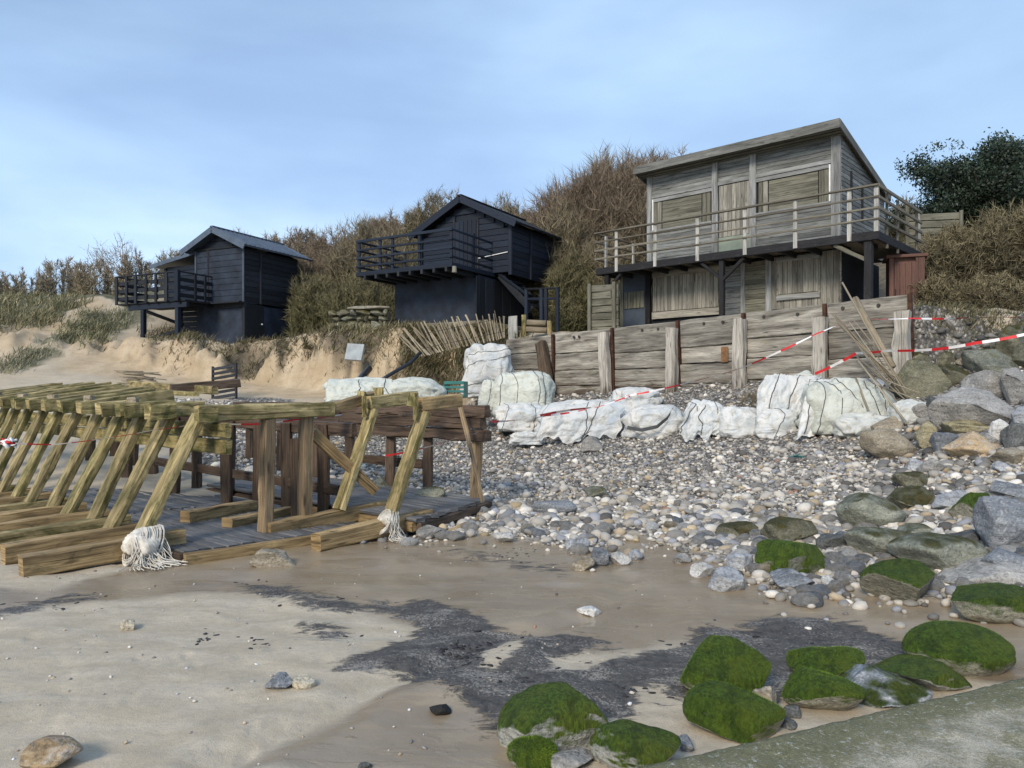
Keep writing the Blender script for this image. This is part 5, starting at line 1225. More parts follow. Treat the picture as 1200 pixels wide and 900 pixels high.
tube(mb,[(-.16,0,.04),(-.05,.05,.06),(.05,0,.05),(.12,.05,.03),(.02,.09,.04),(-.1,.07,.03),(-.02,.02,.08)],.012,5); c=G(937,539); o=mb.build('rope_scrap',M['tealc'],None,True); o.location=tuple(c); tag(o,'scrap of teal rope lying on the shingle','rope')
# ------------------------------------------------------------------ boulders of the right-hand heap and beach
def hb(x0,y0,x1,y1,mat,label,seed,Y=None,**k): return boulder(x0,y0,x1,y1,mat,label,seed,Y=Y,**k)
A='rk_'
hb(1006,505,1071,543,A+'tan','tan-grey boulder at the foot of the heap with a stick resting behind it',101,11.3)
hb(1074,496,1101,526,A+'yellow','small yellowish boulder between the tan boulder and the big grey one',102,12.0)
hb(1110,508,1171,543,A+'orange','boulder with an orange-brown face and pale top edge',103,11.0)
hb(1091,457,1185,512,A+'grey','largest pale grey angular boulder in the heap',104,12.0,cuts=12,depth=.7)
hb(1133,436,1191,479,A+'grey','grey boulder lying behind the largest pale one',105,12.9)
hb(1135,410,1201,443,A+'gg','grey boulder with green-stained right side near the top of the heap',106,13.4)
hb(1101,428,1137,454,A+'olive','rounded olive boulder above the largest pale one',107,13.3)
hb(1046,424,1106,468,A+'olive','dark olive slanting slab left of the heap beside the fallen stakes',108,13.0,tilt=-.35)
hb(1059,413,1094,435,A+'olive','flat olive-grey boulder beside the last wall post',109,13.9)
hb(1097,412,1121,434,A+'olive','small olive block under the lower tape',110,13.9)
hb(1119,412,1151,431,A+'tan','small tan block right of the small olive block',111,13.9)
hb(1170,382,1206,426,A+'olive','round olive-green boulder at the right edge under the bush',112,14.0,cuts=5)
hb(1131,386,1180,411,A+'dark','dusky boulder in shade under the right bush',113,15.0)
hb(1176,433,1212,478,A+'grey','mid grey boulder cut by the right edge behind the white stone',114,12.6)
hb(1160,493,1186,524,A+'white','upright white angular stone at the right of the heap',115,11.6,depth=.6)
hb(1184,478,1212,504,A+'whiteblue','white and dark mottled stone at the right edge',116,11.9)
hb(1178,498,1212,530,A+'dark','dark grey boulder below the mottled stone at the right edge',117,11.5)
hb(1165,526,1214,549,A+'tan','flat brown-grey boulder low at the right edge',118,10.8)
hb(1091,508,1120,532,A+'blue','small blue-grey boulder left of the orange-faced one',119,11.5)
hb(1106,493,1153,514,A+'yellow','tan-green block wedged under the largest pale boulder',120,11.7)
hb(1062,538,1081,555,A+'whiteblue','bluish white stone right below the tan-grey boulder',121)
hb(1079,538,1112,558,A+'grey','grey stone below the orange-faced boulder, left side',122)
hb(1109,401,1144,418,A+'blue','pale blue-grey block behind the orange-brown plank end',123,14.2)
hb(1164,541,1184,555,A+'whiteblue','small bluish stone in the shingle under the flat brown-grey boulder',124)
hb(1190,404,1222,436,A+'olive','dim boulder at the right edge under the round olive-green one',125,13.6)
hb(1086,466,1108,492,A+'dark','dark wedge-shaped rock in the gap left of the largest pale boulder',126,12.8)
hb(1064,474,1092,498,A+'grey','light grey rock between the striped bag and the dark wedge',127,12.9)
hb(1020,489,1062,510,A+'tan','flat brown rock under the right end of the striped bag',128,12.4)
hb(1148,510,1170,530,A+'grey','grey rock wedged between the orange-faced and white stones',129,11.6)
hb(1047,554,1089,577,A+'olive','dark olive half-buried rock in the upper shingle',131)
hb(1039,573,1093,602,A+'olive','olive flat-topped rock below the dark half-buried one',132)
hb(1090,576,1136,602,A+'whiteblue','white rock streaked with green between two olive rocks',133)
hb(1119,580,1168,613,A+'mosstop','dark green lumpy rock right of the white streaked one',134)
hb(1161,566,1212,590,A+'blue','blue-grey striped flat rock at the right edge',135)
hb(979,582,1058,626,A+'gg','large grey-green rock with a mossy ledge on top',136,depth=.7)
hb(893,609,954,644,A+'olive','low olive rock on the shingle left of the dark stone',137)
hb(838,614,887,635,A+'olive','low olive rock at the lower edge of the shingle, left of the others',138)
hb(994,621,1073,661,A+'gg','striated grey-green boulder with yellowish upper face',139)
hb(1044,616,1090,641,A+'gg','small flat grey-green rock behind the striated boulder',140)
hb(1087,620,1108,642,A+'white','small white pointed stone between the flat grey rocks',141)
hb(1107,623,1155,648,A+'dark','dark grey flat rock left of the big blue-grey boulder',142)
hb(1048,632,1152,682,A+'gg','long brown-grey angular boulder in front of the dark flat rock',143,cuts=12)
hb(1150,587,1214,655,A+'blue','big blue-grey angular boulder at the right edge',144,cuts=12)
hb(1146,646,1212,686,A+'blue','blue-grey block below the big blue-grey boulder',145)
hb(1098,659,1202,698,A+'grey','long rounded grey boulder above the wide mossy one',146,cuts=7)
hb(1013,664,1096,716,A+'mosstop','round boulder with thick green moss on top and bare base at the waterline',147,sub=5,cuts=6)
hb(1107,692,1216,737,A+'mosstop','wide flat boulder with a green moss fringe at the right edge',148,sub=5,cuts=8)
hb(886,637,970,682,A+'mossfull','bright green slanting rock at the edge of the wet sand',149,sub=5,tilt=.2,cuts=8)
hb(963,677,986,694,A+'white','white stone at the tip of the bright green slanting rock',150)
hb(955,626,997,649,A+'dark','dark stone behind the bright green slanting rock',151)
hb(905,671,957,697,A+'blue','blue-grey stone partly under the bright green slanting rock',152)
hb(829,668,872,698,A+'whiteblue','largest bluish white stone at the foot of the shingle',153)
hb(690,644,715,665,A+'blue','smooth blue-grey stone in the line of pale stones on wet sand',154,cuts=4)
hb(713,648,740,664,A+'white','smooth white stone beside the smooth blue-grey one',155,cuts=4)
hb(735,645,755,658,A+'whiteblue','small bluish stone right of the smooth white one',156)
hb(670,653,697,671,A+'tan','tan rough stone at the left of the pale stone line',157)
hb(662,630,692,648,A+'whiteblue','whitish flat stone above the tan rough stone',158)
hb(577,624,603,638,A+'white','white stone alone near the broken boardwalk end',159)
hb(808,661,838,680,A+'white','white egg-shaped stone near the foot of the shingle',160,cuts=3)
hb(852,650,882,672,A+'whiteblue','bluish white stone just above the largest one',161)
hb(788,650,812,664,A+'grey','grey stone between the pale stones on wet sand',162)
hb(680,512,707,532,A+'grey','grey half-buried boulder on the shingle below the bags',163)
hb(624,588,676,606,A+'blue','flat bluish stone in the middle of the shingle',164)
hb(684,571,712,586,A+'gg','dark greenish stone in the middle of the shingle',165)
hb(430,560,462,581,A+'gg','greenish rock seen under the back rail between dark posts',166,11.0)
hb(484,572,524,597,A+'gg','dark green rock seen right of the last leaning strut',167,10.2)
hb(418,585,446,598,A+'white','white stone seen under the back rail',168,11.2)
hb(294,645,348,667,A+'tan','tan and grey block lying on the sand in front of the boardwalk',170,name='stone_block',cat='stone',depth=.5,cuts=14)
hb(488,617,518,634,A+'grey','pale grey block under the broken deck corner',171,name='stone_block',cat='stone')
hb(311,789,344,813,A+'blue','blue-grey stone on dry sand touching the cream one',172,name='stone',cat='stone')
hb(341,792,371,811,A+'cream','cream oblong stone on dry sand touching the blue-grey one',173,name='stone',cat='stone',cuts=5)
hb(34,860,100,912,A+'orange','orange-tan rough rock at the bottom left corner',174,name='stone',cat='stone')
hb(503,823,529,842,A+'black','black stone lying on smooth sand',175,name='stone',cat='stone',cuts=5)
hb(676,713,705,724,A+'white','flat white stone in the shallow runnel',176,name='stone',cat='stone')
hb(418,892,436,906,A+'dark','dark stone cut by the bottom edge',177,name='stone',cat='stone')
hb(142,727,160,741,A+'cream','small tan shell-like stone on the left sand',178,name='stone',cat='stone')
# mossy boulders in front
hb(793,746,897,826,A+'mossfull','upper tall green moss boulder of the middle pair beside the slipway',181,sub=6,cuts=11,lo=.5,hi=.9,noise=.07,soft=.2)
hb(801,803,914,876,A+'mossfull','lower green moss boulder of the middle pair beside the slipway',182,sub=6,cuts=11,lo=.5,hi=.9,noise=.07,soft=.2)
hb(925,756,1016,806,A+'mossfull','upper green moss lump left of the bluish rock',183,sub=6,cuts=12,noise=.08,soft=.2)
hb(917,786,1009,846,A+'mossfull','lower green moss boulder left of the bluish rock',184,sub=6,cuts=7,tilt=-.3,soft=.3)
hb(1060,730,1182,802,A+'mossfull','smooth domed green moss boulder at right by the wet sand',185,sub=6,cuts=4,noise=.05,soft=.4)
hb(970,778,1086,836,A+'bluemoss','bluish streaked bare rock leaning on the slipway edge',186,sub=5,cuts=16,tilt=.15)
hb(1024,772,1132,818,A+'mosshalf','half mossy whitish rock between the bluish rock and the domed boulder',187,sub=5,cuts=9)
hb(582,800,718,897,A+'mosshalf','large green boulder with pale bare base at the bottom centre',188,sub=6,cuts=12,noise=.07,soft=.2)
hb(594,864,656,912,A+'mossfull','small green boulder in front of the large pale-based one',189,sub=6,cuts=5,soft=.4)
hb(692,847,800,918,A+'mosshalf','green and grey boulder at the bottom edge, left of the slipway',190,sub=6,cuts=9,soft=.3)
hb(793,862,814,884,A+'blue','small blue-grey stone between boulders at the slipway edge',191)
hb(911,825,938,846,A+'dark','small dark stone in the hollow behind the slipway edge',192)
hb(912,840,936,858,A+'dark','lower small dark stone in the hollow beside the slipway',193)
hb(880,800,912,842,A+'tan','brownish boulder side showing behind the middle pair',194)
hb(640,880,700,910,A+'grey','grey stone at the bottom edge right of the small green boulder',195)
# rubble under the heap that fills its gaps
def rubble():
    r=np.random.RandomState(5); vs=[];fs=[];cs=[];o=0
    for _ in range(900):
        px=r.uniform(1030,1320); py=r.uniform(392,600); g=G(px,py)
        if g[1]>17: continue
        v,f=rockshape(r.randint(40)+900,2,8,.6,.9,.08); s=.03+.07*r.rand()**2
        a=r.rand()*6.3; q=v*s*np.array([1.2,.9,.7]); q=np.stack([q[:,0]*math.cos(a)-q[:,1]*math.sin(a),q[:,0]*math.sin(a)+q[:,1]*math.cos(a),q[:,2]],1)
        vs.append(q+g+(0,0,s*.2)); fs.append(f+o); o+=len(v); b=r.uniform(.06,.26); cs.append(np.tile(np.array([b*1.03,b,b*.92]),(len(v),1)))
    tag(obj('rubble',npmesh('rubble',np.concatenate(vs),np.concatenate(fs),M['pebble'],True,np.concatenate(cs))),kind='stuff')
rubble()

# ------------------------------------------------------------------ shingle
def pebcol(r,n):
    pal=np.array([(.43,.41,.375),(.30,.288,.265),(.19,.185,.18),(.56,.54,.50),(.35,.29,.21),(.26,.27,.30),(.40,.33,.22),(.12,.115,.11),(.30,.16,.11),(.6,.585,.55)])
    pr=np.array([.25,.24,.14,.11,.07,.09,.015,.07,.005,.03]); pr/=pr.sum()
    k=r.choice(len(pal),n,p=pr); c=pal[k]*r.uniform(.72,1.36,(n,1))*np.array([1.03,1,.95]); return np.clip(c,0,.8),k
def shingle():
    r=np.random.RandomState(21); gl=[tuple(PZ(a,b,.0)[:2]) for a,b in GRAV]
    left=[tuple(SN(-9,5.9)[:2]),tuple(SN(-14,6.2)[:2]),tuple(SN(-40,7)[:2])]; line=left[::-1]+gl+[(16,3)]
    N=190000; Y=r.uniform(5.0,21,N)**1.0; X=r.uniform(-.75,.78,N)*Y
    d,sg=polydist(X,Y,line); s=d*sg; bd,bs=polydist(X,Y,BND); b=bd*bs
    p2=np.stack([X,Y,0*X],-1); n1=fbm(p2*.9,3,71)
    heap=np.array([(1040,545),(1090,562),(1330,560),(1330,380),(1040,400),(1035,470)],float); hx=600+F*X/Y
    zz=np.interp(Y,[9,14],[.75,1.9]); hy=HY-(zz-CAMZ)/Y*F; inh=(hx>1045)&(Y>10.4)
    keep=~(inh&(r.rand(N)<.75))&(s+n1*.35>r.uniform(-.05,.3,N))&(b<-.25)&~((X<-1.2)&(b>-2.6))
    dens=np.clip(9.0/Y,.35,1)**.6; keep&=r.rand(N)<dens
    X,Y=X[keep],Y[keep]; s=s[keep]
    # stray stones below the edge
    n2=380; k=r.randint(0,len(gl)-1,n2); f=r.rand(n2); g=np.array(gl); q=g[k]+(g[k+1]-g[k])*f[:,None]; q+=np.stack([r.normal(0,.15,n2),-np.abs(r.normal(0,.35,n2))],1)
    X=np.r_[X,q[:,0]]; Y=np.r_[Y,q[:,1]]; s=np.r_[s,np.full(n2,.05)]
    # shells and grit on the open sand
    n3=330; Yq=r.uniform(2.8,8.0,n3); Xq=r.uniform(-.72,.25,n3)*Yq; X=np.r_[X,Xq]; Y=np.r_[Y,Yq]; s=np.r_[s,np.full(n3,-9)]
    n=len(X); Z=terr(X,Y)
    base=np.interp(Y,[5,8,11,16,20],[.021,.020,.0165,.0155,.017])
    size=base*np.exp(r.normal(0,.5,n)); big=(r.rand(n)<.03)&(s>0); size=np.where(big,size*r.uniform(1.6,3.0,n),size); size=np.minimum(size,.072); size=np.where((s>0)&(s<1.6),size*1.25,size)
    size=np.where(s<-5,r.uniform(.004,.013,n),size)
    colr,ki=pebcol(r,n); colr=np.where((s<-5)[:,None],np.clip(colr*1.25,0,.7),colr)
    score=size/Y; order=np.argsort(-score); order=order[(s[order]>0)]; top=set(order[:300].tolist())
    names=[('white','rk_white'),('grey','rk_grey'),('tan','rk_tan'),('bluish grey','rk_blue')]
    kmap={0:1,1:1,2:3,3:0,4:2,5:3,6:2,7:3,8:2,9:0}
    protos={}
    for c in range(4):
        for j in range(5):
            v,f=rockshape(400+c*5+j,3,5 if j%2 else 8,.66,.95,.06); protos[c,j]=npmesh('pebble',v,f,M[names[c][1]])
    lab={0:'white rounded beach stone lying among the shingle',1:'grey rounded beach stone lying among the shingle',2:'tan rounded beach stone lying among the shingle',3:'bluish grey rounded beach stone lying among the shingle'}
    for i in order[:300]:
        c=kmap[ki[i]]; o=obj('pebble',protos[c,r.randint(5)],None,(X[i],Y[i],Z[i]+size[i]*.3)); z_=size[i]
        o.scale=(z_*1.25,z_*r.uniform(.85,1.1),z_*r.uniform(.6,.85)); o.rotation_euler=(r.uniform(-.3,.3),r.uniform(-.3,.3),r.uniform(0,6.28))
        tag(o,lab[c],'stone',names[c][0]+' stones in the shingle')
    vs=[];fs=[];cs=[];o=0
    rest=np.array([i for i in range(n) if i not in top])
    for lv,m in ((2,(score[rest]>.0056)),(1,(score[rest]<=.0056)&(score[rest]>.0017)),(0,score[rest]<=.0017)):
        ids=rest[m]; v,f=ico(lv) if lv else (np.array([(1,0,0),(-.5,.87,0),(-.5,-.87,0),(.2,.1,.8),(0,0,-.8)],float),np.array([(0,1,3),(1,2,3),(2,0,3),(1,0,4),(2,1,4),(0,2,4)])); K=len(ids)
        if K==0: continue
        sc=np.stack([size[ids]*r.uniform(1.0,1.4,K),size[ids]*r.uniform(.8,1.1,K),size[ids]*r.uniform(.5,.85,K)],1)
        rn=1+r.uniform(-.26,.22,(K,len(v),1)) if lv<2 else 1+r.uniform(-.10,.10,(K,len(v),1))
        q=v[None]*rn*sc[:,None,:]
        a=r.uniform(0,6.28,K)[:,None]; tl=r.uniform(-.5,.5,K)[:,None]
        x=q[...,0]*np.cos(tl)-q[...,2]*np.sin(tl); z=q[...,0]*np.sin(tl)+q[...,2]*np.cos(tl); y=q[...,1]
        x,y=x*np.cos(a)-y*np.sin(a),x*np.sin(a)+y*np.cos(a)
        lift=size[ids]*r.uniform(.0,.55,K)
        q=np.stack([x+X[ids][:,None],y+Y[ids][:,None],z+(Z[ids]+lift)[:,None]],-1).reshape(-1,3)
        vs.append(q); fs.append((f[None]+(np.arange(K)*len(v))[:,None,None]).reshape(-1,3)+o); o+=K*len(v); cs.append(np.repeat(colr[ids],len(v),0))
    me=npmesh('shingle',np.concatenate(vs),np.concatenate(fs),M['pebble'],True,np.concatenate(cs)); tag(obj('shingle',me),kind='stuff')
    print('pebbles',n,'tris',len(me.polygons))
shingle()
def debris():   # dark weed and peat crumbs on the sand
    r=np.random.RandomState(9); vs=[];fs=[];o=0; v,f=ico(1)
    for (cx,cy,sx,sy,n,s) in ((310,688,30,6,30,.016),(360,704,40,7,45,.018),(50,711,40,5,26,.014),(95,699,22,2,12,.012),(245,748,16,6,12,.015),(298,752,14,10,10,.016),(390,745,30,8,26,.013),(560,765,60,16,90,.016),(690,800,80,18,150,.016),(860,758,70,14,110,.018),(980,765,50,12,70,.02),(590,650,60,8,40,.012)):
        for _ in range(n):
            g=G(r.normal(cx,sx*.6),r.normal(cy,sy*.6)); q=v*(1+r.uniform(-.25,.25,(len(v),1)))*np.array([1.5,.9,.35])*s*r.uniform(.4,1.3)
            a=r.rand()*6.3; q=np.stack([q[:,0]*math.cos(a)-q[:,1]*math.sin(a),q[:,0]*math.sin(a)+q[:,1]*math.cos(a),q[:,2]],1); vs.append(q+g); fs.append(f+o); o+=len(v)
    n=o; c=np.repeat(r.uniform(.015,.05,(len(vs),1)),len(v),0)*np.array([1,.97,1.05])
    tag(obj('peat_crumbs',npmesh('peat_crumbs',np.concatenate(vs),np.concatenate(fs),M['pebble'],True,c)),kind='stuff')
debris()

# ------------------------------------------------------------------ bare shrubs, tree, grass
def cone3(a,b,ra,rb=0.0):
    """arrays of 3-sided tapered twigs"""
    t=b-a; L=np.linalg.norm(t,axis=1)[:,None]+1e-9; t=t/L; h=np.where(np.abs(t[:,2:3])>.9,np.array([[1.,0,0]]),np.array([[0,0,1.]])); s=np.cross(t,h); s/=np.linalg.norm(s,axis=1)[:,None]+1e-9; u=np.cross(s,t)
    V=[]
    for k in range(3):
        th=2*math.pi*k/3; V.append(a+(s*math.cos(th)+u*math.sin(th))*ra[:,None])
    V.append(b); V=np.stack(V,1); n=len(a); base=(np.arange(n)*4)[:,None]
    F=np.concatenate([base+np.array([[0,1,3]]),base+np.array([[1,2,3]]),base+np.array([[2,0,3]])],0)
    return V.reshape(-1,3),F
def shrubmesh(name,seed,rx=1,ry=1,h=1,nst=70,ntw=26,ntl=6,brown=(.155,.105,.068),olive=(.125,.115,.05),upw=.6,thick=1.0,spread=.75,open_=False):
    r=np.random.RandomState(seed)
    ang=r.rand(nst)*2*np.pi; rad=np.sqrt(r.rand(nst)); 
    base=np.stack([np.cos(ang)*rad*rx*.55,np.sin(ang)*rad*ry*.55,np.full(nst,-.25)],1)
    el=np.sqrt(np.clip(1-rad**2,0,1))
    lob=1+.22*vnoise(np.stack([np.cos(ang)*1.6+seed,np.sin(ang)*1.6,rad],1),seed)+r.uniform(-.10,.08,nst)
    tip=np.stack([np.cos(ang)*rad*rx*1.0,np.sin(ang)*rad*ry,h*(.25+.75*el)],1)*lob[:,None]
    mid=(base+tip)/2+np.stack([np.cos(ang)*rx*.12,np.sin(ang)*ry*.12,np.full(nst,.08*h)],1)+r.normal(0,.06*h,(nst,3))
    def bez(t): t=t[:,None]; return None
    A=[];B=[];RA=[];C=[]
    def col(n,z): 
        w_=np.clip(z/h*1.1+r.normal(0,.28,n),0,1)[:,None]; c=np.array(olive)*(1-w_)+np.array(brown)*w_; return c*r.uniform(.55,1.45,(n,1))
    pts=[(1-t)**2*base+2*t*(1-t)*mid+t*t*tip for t in np.linspace(0,1,5)]
    for i in range(4): A.append(pts[i]); B.append(pts[i+1]+(pts[i+1]-pts[i])*.12); RA.append(np.full(nst,(.035-.007*i)*thick)); C.append(col(nst,pts[i][:,2])*.9)
    # twigs
    si=np.repeat(np.arange(nst),ntw); t=r.uniform(.18,1,len(si))[:,None]
    p=(1-t)**2*base[si]+2*t*(1-t)*mid[si]+t*t*tip[si]; tg=2*(1-t)*(mid[si]-base[si])+2*t*(tip[si]-mid[si]); tg/=np.linalg.norm(tg,axis=1)[:,None]
    d=tg*.7+r.normal(0,spread,(len(si),3))*np.array([1,1,.6])+np.array([0,0,upw]); d/=np.linalg.norm(d,axis=1)[:,None]
    L=r.uniform(.12,.26,len(si))[:,None]*h*(1.1-.55*t)
    e=p+d*L; e[:,2]=np.maximum(e[:,2],.02)
    A.append(p);B.append(e);RA.append(np.full(len(si),.011*thick));C.append(col(len(si),p[:,2]))
    ti=np.repeat(np.arange(len(si)),ntl); t2=r.uniform(.15,1,len(ti))[:,None]; p2=p[ti]+(e-p)[ti]*t2
    d2=d[ti]*.8+r.normal(0,spread*.8,(len(ti),3))+np.array([0,0,upw*.5]); d2/=np.linalg.norm(d2,axis=1)[:,None]
    e2=p2+d2*r.uniform(.05,.15,len(ti))[:,None]*h
    A.append(p2);B.append(e2);RA.append(np.full(len(ti),.0075*thick));C.append(col(len(ti),p2[:,2])*1.05)
    fa,fb,fr,fc=A.pop(),B.pop(),RA.pop(),C.pop()
    A=np.concatenate(A);B=np.concatenate(B);RA=np.concatenate(RA);C=np.concatenate(C)
    v,f=cone3(A,B,RA); m=len(fa); s=np.cross(fb-fa,r.normal(size=(m,3))); s/=np.linalg.norm(s,axis=1)[:,None]+1e-9; s*=fr[:,None]*1.25
    v2=np.stack([fa-s,fa+s,fb],1).reshape(-1,3); f2=np.arange(3*m).reshape(m,3)+len(v)
    return npmesh(name,np.concatenate([v,v2]),np.concatenate([f,f2]),M['twig'],False,np.concatenate([np.repeat(C,4,0),np.repeat(fc,3,0)]))
def rescale(me,rx,ry,h,th):
    return me
def shrub(px,ytop,wpx,Y,label,kind='H',seed=0,base=None,yd=.8,group=None,sink=.3):
    X=(px-600)/F*Y; g=tz(X,Y) if base is None else base
    H=CAMZ+(HY-ytop)/F*Y-g+sink; W=wpx/2/F*Y; H=max(H*.90,.8)
    n=int(np.clip(W*H*18,90,300)*(.3 if px<200 else 1))
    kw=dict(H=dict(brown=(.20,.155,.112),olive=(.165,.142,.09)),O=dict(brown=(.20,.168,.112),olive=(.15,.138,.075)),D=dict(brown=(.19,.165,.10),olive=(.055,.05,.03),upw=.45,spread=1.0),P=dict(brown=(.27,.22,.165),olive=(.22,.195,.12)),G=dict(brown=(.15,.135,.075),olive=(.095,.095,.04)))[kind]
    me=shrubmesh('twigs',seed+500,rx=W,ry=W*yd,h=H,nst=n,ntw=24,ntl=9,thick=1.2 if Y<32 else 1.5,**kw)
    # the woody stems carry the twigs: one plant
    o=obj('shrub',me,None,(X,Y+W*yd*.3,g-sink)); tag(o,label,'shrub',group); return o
shrub(742,172,120,27.5,'tallest reddish-brown bare shrub rising behind the left end of the grey house roof','H',1)
shrub(690,196,110,27.2,'brown domed bare shrub between the middle hut and the grey house','H',2)
shrub(655,236,80,26.2,'lower brown shrub just right of the middle hut roof','O',3)
shrub(712,270,90,25.0,'olive-brown shrub hanging above the left end of the grey house balcony','O',4)
shrub(672,300,70,24.6,'greenish shrub beside the shaded wall of the middle hut','G',5)
shrub(665,352,36,23.4,'small yellow-green bush at the foot of the stair rail','G',6,sink=.1)
shrub(640,222,60,28,'rounded grey-brown shrub filling the gap right of the middle hut','H',40)
shrub(772,178,70,28.5,'brown shrub directly behind the left roof corner of the grey house','H',41)
shrub(715,178,110,28.5,'round-topped brown shrub behind the domed one','O',42)
shrub(790,190,80,30,'brown shrub top peeping over the left roof end of the grey house','H',7)
shrub(395,272,110,31.5,'large brown shrub between the left hut and the middle hut','H',8)
shrub(440,262,110,30.5,'olive-brown shrub close behind the balcony of the middle hut','O',9)
shrub(368,318,64,29.0,'dense dark shrub against the right wall of the left hut','G',10)
shrub(415,322,90,27.6,'greenish shrub above the rubble stone wall','G',11)
shrub(345,268,110,44,'low ridge shrub beyond the left hut roof','H',12)
shrub(455,246,110,42,'brown ridge shrub left of the middle hut peak','H',13)
shrub(515,228,100,40,'pale brown ridge shrub above the middle hut peak','O',14)
shrub(580,236,100,40,'thin ridge shrub right of the middle hut peak','O',15)
shrub(625,240,70,36,'sparse grey shrub between the middle hut and the tall brown shrub','H',16)
shrub(275,272,90,44,'sparse twiggy shrub peeping over the left hut roof','O',17)
shrub(215,292,70,42,'low shrub behind the left slope of the left hut roof','O',18)
shrub(22,312,80,40,'brown shrub on the dune at the left edge','P',19)
shrub(66,297,64,41,'round grey-brown shrub on the dune crest left of the branching one','P',20)
shrub(108,298,60,37,'bushy green-based shrub on the dune crest under the bare branching tree','P',21)
shrub(158,297,62,36,'twiggy shrub on the dune crest beside the left hut','P',22)
shrub(-25,322,90,41,'brown shrub cut by the left edge of the view','P',23)
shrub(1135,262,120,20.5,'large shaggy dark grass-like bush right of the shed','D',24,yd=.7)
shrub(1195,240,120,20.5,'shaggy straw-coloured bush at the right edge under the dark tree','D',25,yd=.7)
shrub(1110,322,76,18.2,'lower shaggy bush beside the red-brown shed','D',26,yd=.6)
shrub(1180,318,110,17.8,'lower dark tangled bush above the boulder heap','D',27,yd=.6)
shrub(1070,236,60,28,'olive shrub on the slope behind the grey house, left of the dark tree','O',28)
shrub(1040,262,60,29,'low shrub behind the right end of the grey house','O',29)
def bare_tree():
    r=np.random.RandomState(4); Y=35.5; X=(140-600)/F*Y; g=tz(X,Y)
    t=thing('bare_tree','bare branching tree with crooked pale limbs on the dune crest','tree',(X,Y,g-.2))
    mb=MB()
    A=[];B=[];RA=[]
    def grow(p,d,L,rad,dep):
        q=p; 
        for k in range(3):
            d=unit(d+r.normal(0,.16,3)+np.array([0,0,.05])); e=q+d*L/3; A.append(q);B.append(e+d*L*.1);RA.append(rad*(1-.15*k)); q=e
            if dep>0 and k>0:
                grow(q,unit(d+r.normal(0,.55,3)),L*r.uniform(.55,.8),rad*.6,dep-1)
        if dep>0:
            for _ in range(2): grow(q,unit(d+r.normal(0,.5,3)),L*r.uniform(.55,.8),rad*.62,dep-1)
    for k in range(6): grow(np.array([r.uniform(-.6,.6),0,0]),unit([r.uniform(-.7,.9),r.uniform(-.3,.3),1.1]),1.25,.045,3)
    v,f=cone3(np.array(A),np.array(B),np.array(RA)); c=np.repeat(np.array([[.20,.165,.12]])*r.uniform(.7,1.3,(len(A),1)),4,0)
    obj('limbs',npmesh('limbs',v,f,M['twig'],False,c),t)
    tube(mb,[(0,0,-.3),(.05,0,.3),(.15,.05,.7)],[.1,.08,.05],8); mb.build('trunk',M['bark'],t,True)
bare_tree()
def evergreen(px,ytop,ybase,wpx,Y,label,seed,nb=36):
    r=np.random.RandomState(seed); X=(px-600)/F*Y; g=tz(X,Y); zt=CAMZ+(HY-ytop)/F*Y; H=zt-g; W=wpx/2/F*Y
    t=thing('evergreen_tree',label,'tree',(X,Y,g-.2)); mb=MB()
    tube(mb,[(0,0,-.3),(.1,0,H*.3),(-.05,.1,H*.6),(0,0,H*.85)],[.17,.13,.08,.03],8)
    L=[];LC=[]
    for i in range(nb):
        a=r.rand()*6.28; hz=H*r.uniform(.28,.95); rr=W*r.uniform(.5,1.0)*math.sqrt(max(.1,1-((hz/H-.5)/.62)**2)); tip=np.array([math.cos(a)*rr,math.sin(a)*rr*.7,hz+r.uniform(0,.3)]); b=np.array([0,0,hz*.7])
        md=(b+tip)/2+np.array([0,0,.15]); tube(mb,[b,md,tip],[.05,.03,.01],5)
        for k in range(34):
            f=r.uniform(.35,1.05); c=b+(tip-b)*f+np.array([0,0,.3*f*(1-f)])+r.normal(0,.30,3)*np.array([1,1,.75]); sh=r.uniform(.5,1.4)
            n=48; p=c+r.normal(0,.14,(n,3)); L.append(p); LC.append(np.tile(np.array([.022,.038,.020])*sh,(n,1))*r.uniform(.7,1.4,(n,1)))
    p=np.concatenate(L); c=np.concatenate(LC); n=len(p); d=r.normal(size=(n,3))+np.array([0,0,.3]); d/=np.linalg.norm(d,axis=1)[:,None]; s=np.cross(d,r.normal(size=(n,3))); s/=np.linalg.norm(s,axis=1)[:,None]
    l=r.uniform(.035,.08,(n,1)); V=np.stack([p-d*l,p+s*l*.45,p+d*l,p-s*l*.45],1).reshape(-1,3); Fc=np.arange(n*4).reshape(n,4)
    obj('crown',npmesh('crown',V,Fc,M['leaf'],False,np.repeat(c,4,0)),t); mb.build('trunk',M['bark'],t,True)
evergreen(1142,172,300,200,26.5,'dark evergreen tree with feathery left branches behind the shaggy bushes',1)
evergreen(1208,144,300,180,27.5,'taller dark evergreen tree cut by the right edge',2)
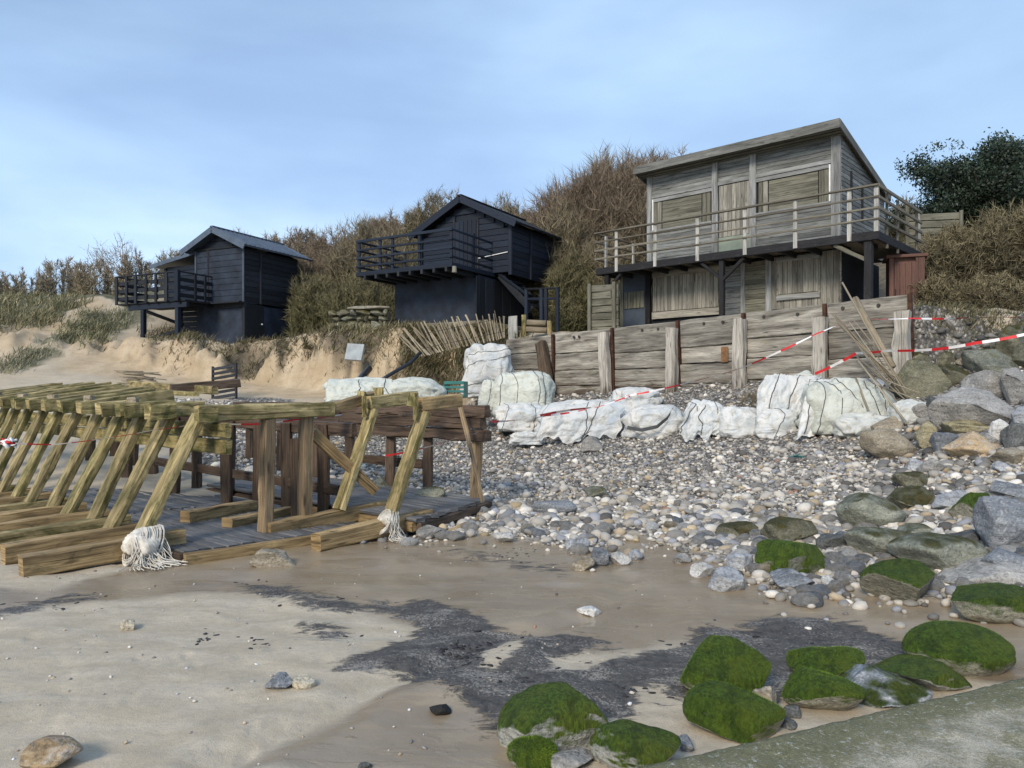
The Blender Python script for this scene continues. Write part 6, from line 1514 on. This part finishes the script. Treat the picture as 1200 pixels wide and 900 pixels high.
def grass():
    r=np.random.RandomState(8); P_=[]
    def blades(X,Y,L0,L1,cols,k=1,lean=.45):
        n=len(X); Z=terr(X,Y); a=np.stack([X,Y,Z-.03],1); d=r.normal(0,lean,(n,3)); d[:,2]=1; d[:,0]+=.25; d/=np.linalg.norm(d,axis=1)[:,None]; L=r.uniform(L0,L1,n)[:,None]
        m=a+d*L*.55; e=m+(d+np.array([.35,0,-.35]))*L*.45; w_=np.stack([np.cos(r.rand(n)*6.3),np.sin(r.rand(n)*6.3),0*X],1)*.011*k
        V=np.stack([a-w_,a+w_,m+w_*.7,m-w_*.7,e],1).reshape(-1,3); b=(np.arange(n)*5)[:,None]
        Fq=np.concatenate([b+np.array([[0,1,2]]),b+np.array([[0,2,3]]),b+np.array([[3,2,4]])]); c=np.array(cols)[r.randint(len(cols),size=n)]*r.uniform(.6,1.3,(n,1)); P_.append((V,Fq,np.repeat(c,5,0)))
    def tufts(px0,px1,py0,py1,nt,per,sp,L0,L1,cols,k=1,fn=None):
        xs=[];ys=[]
        for _ in range(nt):
            px,py=r.uniform(px0,px1),r.uniform(py0,py1)
            if fn and not fn(px,py): continue
            g=G(px,py)
            if g[1]>46: continue
            xs.append(r.normal(g[0],sp,per)); ys.append(r.normal(g[1],sp,per))
        if xs: blades(np.concatenate(xs),np.concatenate(ys),L0,L1,cols,k)
    st=[(.30,.265,.16),(.22,.205,.11),(.40,.35,.22),(.17,.17,.08)]; pale=[(.34,.31,.2),(.26,.25,.15),(.2,.2,.11)]
    tufts(-40,104,332,390,150,45,.25,.2,.5,st,1.5,lambda x,y:y<386-.1*max(0,x)-max(0,x-50)*.32)
    tufts(-40,64,400,440,150,40,.25,.15,.35,[(.30,.29,.19),(.26,.26,.17),(.36,.33,.23)],1.1,lambda x,y:426-.45*max(0,x)<y<444-.6*max(0,x))
    tufts(92,142,368,386,50,40,.25,.15,.35,[(.30,.29,.19),(.26,.26,.17)],1.1)
    tufts(78,122,382,400,45,45,.25,.2,.45,pale,1.5)
    tufts(150,235,384,402,26,30,.22,.15,.4,[(.2,.17,.1),(.13,.12,.06)],1.4)
    tufts(180,330,392,400,40,30,.2,.15,.4,[(.2,.17,.1),(.15,.14,.07)],1.3)
    tufts(380,462,380,390,30,40,.2,.15,.4,st,1.2)
    tufts(470,600,392,440,150,60,.2,.2,.45,[(.17,.14,.08),(.22,.18,.1),(.12,.12,.05)],1.2)
    tufts(880,950,462,478,30,50,.15,.1,.3,[(.1,.085,.05),(.15,.12,.07)],1.0)
    tufts(1075,1200,378,394,50,40,.25,.1,.24,[(.1,.1,.055),(.16,.14,.08)],1.0)
    # turf and roots hanging over the broken edge of the cliff
    seg=[q for q in BND if -12.4<q[0]<-1.5]; seg=sorted(seg,key=lambda q:q[0]); sa=np.array(seg)
    for _ in range(260):
        u=r.rand()*(len(sa)-1); k_=int(u); q=sa[k_]+(sa[k_+1]-sa[k_])*(u-k_)+np.array([0,r.uniform(-.15,.9)])+r.normal(0,.1,2)
        m_=26; blades(r.normal(q[0],.12,m_),r.normal(q[1],.12,m_),.12,.38,[(.17,.14,.085),(.11,.095,.05),(.23,.19,.12),(.13,.14,.06)],1.1,.9)
    o=0;V=[];Fc=[];C=[]
    for v,f,c in P_: V.append(v);Fc.append(f+o);C.append(c);o+=len(v)
    tag(obj('dune_grass',npmesh('dune_grass',np.concatenate(V),np.concatenate(Fc),M['grass'],False,np.concatenate(C))),kind='stuff')
grass()
